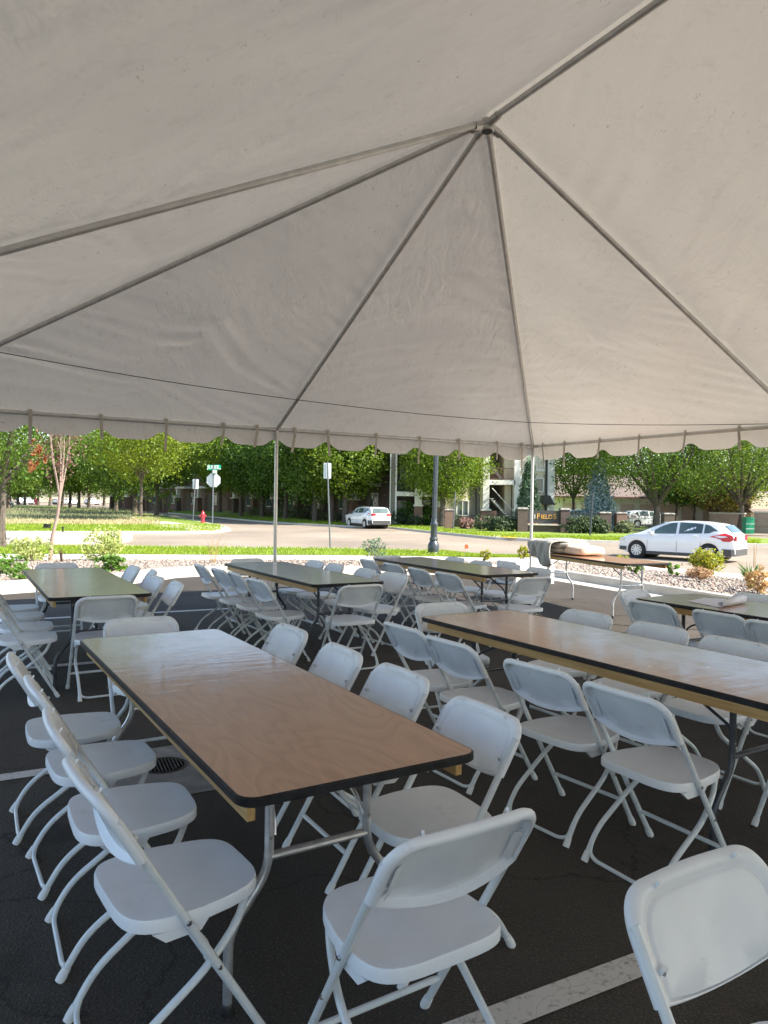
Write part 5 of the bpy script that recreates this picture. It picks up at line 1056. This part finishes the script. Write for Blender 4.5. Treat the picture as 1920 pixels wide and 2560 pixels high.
# long brick wing under the dark trees and the farther block
def wing(p0,p1,dep,hh,lab,wm,bays,seed):
    p0=Vector(p0); p1=Vector(p1); d_=p1-p0; L=d_.length; t=empty('apartment_building',(p0.x,p0.y,0),math.atan2(d_.y,d_.x),lab,'apartment building')
    z0=-.5; MB().box((L/2,dep/2,(hh+z0)/2),(L,dep,hh-z0)).build('wall',M[wm],t,smooth=False)
    MB().prism([(-.8,0),(dep+.8,0),(dep/2,1.7)],-.6,L+.6,Matrix.Translation((0,0,hh))@Matrix(((0,0,1,0),(1,0,0,0),(0,1,0,0),(0,0,0,1)))).build('roof',M['roof'],t,smooth=False)
    r=random.Random(seed)
    for b_ in range(bays):
        x0=L*(b_+.5)/bays
        for fl_ in range(3):
            zc=1.5+fl_*2.5; w_,h_=(1.2,1.5)
            f=MB(); f.box((x0,-.03,zc),(w_,.08,h_)); o=f.build('window',M['trim'],t,smooth=False)
            q=MB(); q.box((x0-w_*.24,-.08,zc),(w_*.42,.03,h_-.2)).box((x0+w_*.24,-.08,zc),(w_*.42,.03,h_-.2)); q.build('pane',M['glassg'],o,smooth=False)
        xp=L*b_/bays+.5; 
        MB().box((xp,-.9,.55),(.75,.7,2.1),taper=.82).build('brick_pier',M['brick' if b_%2 else 'brickdark'],t,smooth=False); MB().box((xp,-.9,1.65),(.85,.85,.1)).build('pier_cap',M['trim'],t,smooth=False)
        MB().box((xp,-.9,2.25),(.42,.42,1.1)).build('column',M['trim'],t,smooth=False); MB().box((xp+1.2,-.6,2.95),(3.2,1.2,.28)).build('porch_beam',M['trim'],t,smooth=False)
        MB().box((xp+1.3,-.03,1.0),(1.0,.06,2.1)).build('door',M['sidingdark'],t,smooth=False)
wing((-16.5,85,0),(.55,62.5,0),9,7.5,'dark brick apartment wing behind the shaded trees and the white wagon','brickdark',6,1)
wing((-44,122,0),(-19,90,0),9,7.5,'farther brown apartment block seen between trunks right of the stop sign','brick',6,2)
# garages
gar=empty('garage_building',(0,76,0),-.05,'long low garage row with pinkish doors and brown shingle roof','garage'); KG=76/1854.
x0,x1=(1380-960)*KG,(1800-960)*KG
MB().box(((x0+x1)/2,4,.9),(x1-x0,8,2.9)).build('wall',M['trim'],gar,smooth=False)
MB().prism([(-.7,0),(8.7,0),(4,2.3)],x0-.5,x1+.5,Matrix.Translation((0,0,2.36))@Matrix(((0,0,1,0),(1,0,0,0),(0,1,0,0),(0,0,0,1)))).build('roof',M['roof'],gar,smooth=False)
MB().box(((x0+x1)/2,-.72,2.30),(x1-x0+1,.08,.16)).build('fascia',M['stump'],gar,smooth=False)
for u0,u1 in ((1402,1435),(1447,1480),(1493,1527),(1542,1576),(1589,1624),(1640,1672),(1690,1716),(1742,1762)):
    a,b_=(u0-960)*KG,(u1-960)*KG; d_=MB()
    for k in range(4): d_.box(((a+b_)/2,-.03,-.2+k*.53),(b_-a,.06,.50))
    d_.build('garage_door',M['garage'],gar,smooth=False)
# cottage at far right
ct=empty('house',(0,66,0),0,'small pale house with brown eave at the right photo edge','house'); KC=66/1854.
MB().box(((1925-960)*KC,4,1.1),(3.4,8,3.4)).build('wall',M['sidingpale'],ct,smooth=False); MB().prism([(-.8,0),(9,0),(4,2)],(1872-960)*KC,(2000-960)*KC,Matrix.Translation((0,0,1.516-(1282-1269)*KC))@Matrix(((0,0,1,0),(1,0,0,0),(0,1,0,0),(0,0,0,1)))).build('roof',M['roof'],ct,smooth=False)
f=MB().box(((1894-960)*KC,-.03,.55),(.8,.08,1.1)).build('window',M['trim'],ct,smooth=False); MB().box(((1894-960)*KC,-.09,.55),(.66,.03,.95)).build('pane',M['glassg'],f,smooth=False)
# block wall, bin
def wallseg(u0,u1,y0,y1,v,lab,h):
    a=D(u0,v,y0); b_=D(u1,v,y1); d_=b_-a; o=empty('block_wall',(a.x,a.y,LZ),math.atan2(d_.y,d_.x),lab,'wall'); L=Vector((d_.x,d_.y)).length
    MB().box((L/2,0,h/2),(L,.25,h)).build('masonry',M['stonewall'],o,smooth=False); MB().box((L/2,0,h+.05),(L+.05,.36,.10)).build('coping',M['concrete'],o,smooth=False)
wallseg(1775,1862,58,56,1300,'tan block wall behind the hatchback roof, left of the green bin',1.35); wallseg(1886,2010,54,52,1300,'tan block wall at the right edge, right of the green bin',1.5)
p=D(1869.5,1344,53); p.z=LZ; bn=empty('green_bin',p,0,'green plastic bin standing in the gap of the tan block wall','bin')
MB().prism(rrect(.32,.3,.06),0,1.05).build('body',M['green'],bn); MB().prism(rrect(.34,.32,.07),1.05,1.13).prism(rrect(.28,.26,.07),1.13,1.18).build('lid',M['green'],bn)
for z_ in (.35,.7): MB().box((0,-.30,z_),(.6,.03,.03)).build('rib',M['white'],bn,smooth=False)
# brick sign wall
KS=50/1854.
sw=empty('brick_sign_wall',(0,50,0),0,'low brick entrance wall with dark slate panel and gold lettering','sign wall')
def S(u): return (u-960)*KS
def SZ(v): return H_-(v-1260)*KS
for u0,u1 in ((1293,1318),(1400,1422)):
    MB().box(((S(u0)+S(u1))/2,0,(SZ(1273)+LZ-.1)/2),(S(u1)-S(u0),.65,SZ(1273)-LZ+.1)).build('pier',M['brickdark'],sw,smooth=False)
    MB().box(((S(u0)+S(u1))/2,0,SZ(1271)),(S(u1)-S(u0)+.1,.75,.12),taper=.8).build('pier_cap',M['oldconcrete'],sw,smooth=False)
MB().box((S(1359),.05,(SZ(1312)+LZ-.1)/2),(S(1400)-S(1318),.4,SZ(1312)-LZ+.1)).build('base_wall',M['brickdark'],sw,smooth=False)
MB().box((S(1359),-.02,SZ(1311)),(S(1400)-S(1316),.55,.09)).build('ledge',M['concrete'],sw,smooth=False)
pn_=MB().box((S(1359),.05,(SZ(1276)+SZ(1308))/2),(S(1397)-S(1320),.16,SZ(1276)-SZ(1308))).build('panel',M['signslab'],sw,smooth=False)
zc=(SZ(1284)+SZ(1298))/2; 
text('F',.50,M['gold'],sw,(S(1345.5),-.05,zc),name='letter'); text('IELD',.40,M['gold'],sw,(S(1366.5),-.05,zc-.03),name='letters'); text('S',.50,M['gold'],sw,(S(1387),-.05,zc),name='letter'); text('I',.40,M['trim'],sw,(S(1336.8),-.05,zc-.02),name='letter')
# iron fence runs with brick piers
def ironfence(pa,pb,h,lab,piers=()):
    d_=pb-pa; L=d_.length; t=empty('iron_fence',pa,math.atan2(d_.y,d_.x),lab,'fence','iron fences'); q=MB().box((L/2,0,h-.18),(L,.03,.03)).box((L/2,0,.15),(L,.03,.03)).box((L/2,0,h-.35),(L,.03,.03)); q.build('rail',M['fence'],t,smooth=False)
    n_=int(L/.115); q=MB()
    for k in range(n_+1): q.box((L*k/n_,0,h/2),(.02,.02,h))
    q.build('picket_panel',M['fence'],t,smooth=False)
def pt(u,y_): p=D(u,1300,y_); p.z=LZ; return p
ironfence(pt(1242,51),pt(1293,50),1.32,'black iron fence between the stair pier and the brick sign wall'); ironfence(pt(1423,50),pt(1496,50.5),1.35,'black iron fence right of the brick sign wall'); ironfence(pt(1524,50.7),pt(1538,51),1.35,'short black iron fence between two brick piers'); ironfence(pt(1564,51),pt(1656,52),1.35,'black iron fence behind the forked tree trunk'); ironfence(pt(1095,56),pt(1196,54),1.1,'low black iron fence in front of the cream siding')
for u0,u1,lab in ((1496,1524,'square brick fence pier left of the second pier'),(1538,1564,'square brick fence pier in the middle of the iron fence'),(1656,1682,'shaded brick fence pier right of the forked trunk'),(1112,1135,'freestanding brick pier right of the maple trunk')):
    y_=51 if u0>1200 else 54; p=pt((u0+u1)/2,y_); w_=(u1-u0)*y_/1854; h_=1.32; o=empty('brick_pier',p,0,lab,'pier'); MB().box((0,0,h_/2),(w_,w_,h_)).build('shaft',M['brick' if u0==1538 or u0<1200 else 'brickdark'],o,smooth=False); MB().box((0,0,h_+.05),(w_+.08,w_+.08,.09),taper=.85).build('cap',M['oldconcrete'],o,smooth=False)
# horizon: distant houses and wood
for i,(x_,y_,w_) in enumerate([(-95,230,26),(-150,240,30),(-55,225,18)]):
    h=empty('distant_house',(x_,y_,-.4),.1*i,['far pale house beyond the left trees, middle one','far pale house beyond the left trees, leftmost','far pale house beyond the left trees, rightmost'][i],'house'); MB().box((0,4,1.6),(w_,8,3.2)).build('wall',M['sidingpale'],h,smooth=False); MB().prism([(-.5,0),(8.5,0),(4,2.4)],-w_/2-.5,w_/2+.5,Matrix.Translation((0,0,3.2))@Matrix(((0,0,1,0),(1,0,0,0),(0,1,0,0),(0,0,0,1)))).build('roof',M['roof'],h,smooth=False)
V,Fq=[],[]
for k in range(16):
    x_=-150+k*20; y_=250+12*math.sin(k*2.3); a,b_=cloud(2600,13,8,7.5,1.1,400+k,.5,20); a=a+np.array([x_,y_,6.8]); Fq.append(b_+sum(len(q) for q in V)); V.append(a)
tag(raw('distant_wood',np.concatenate(V),np.concatenate(Fq),M['deep']),kind='stuff')
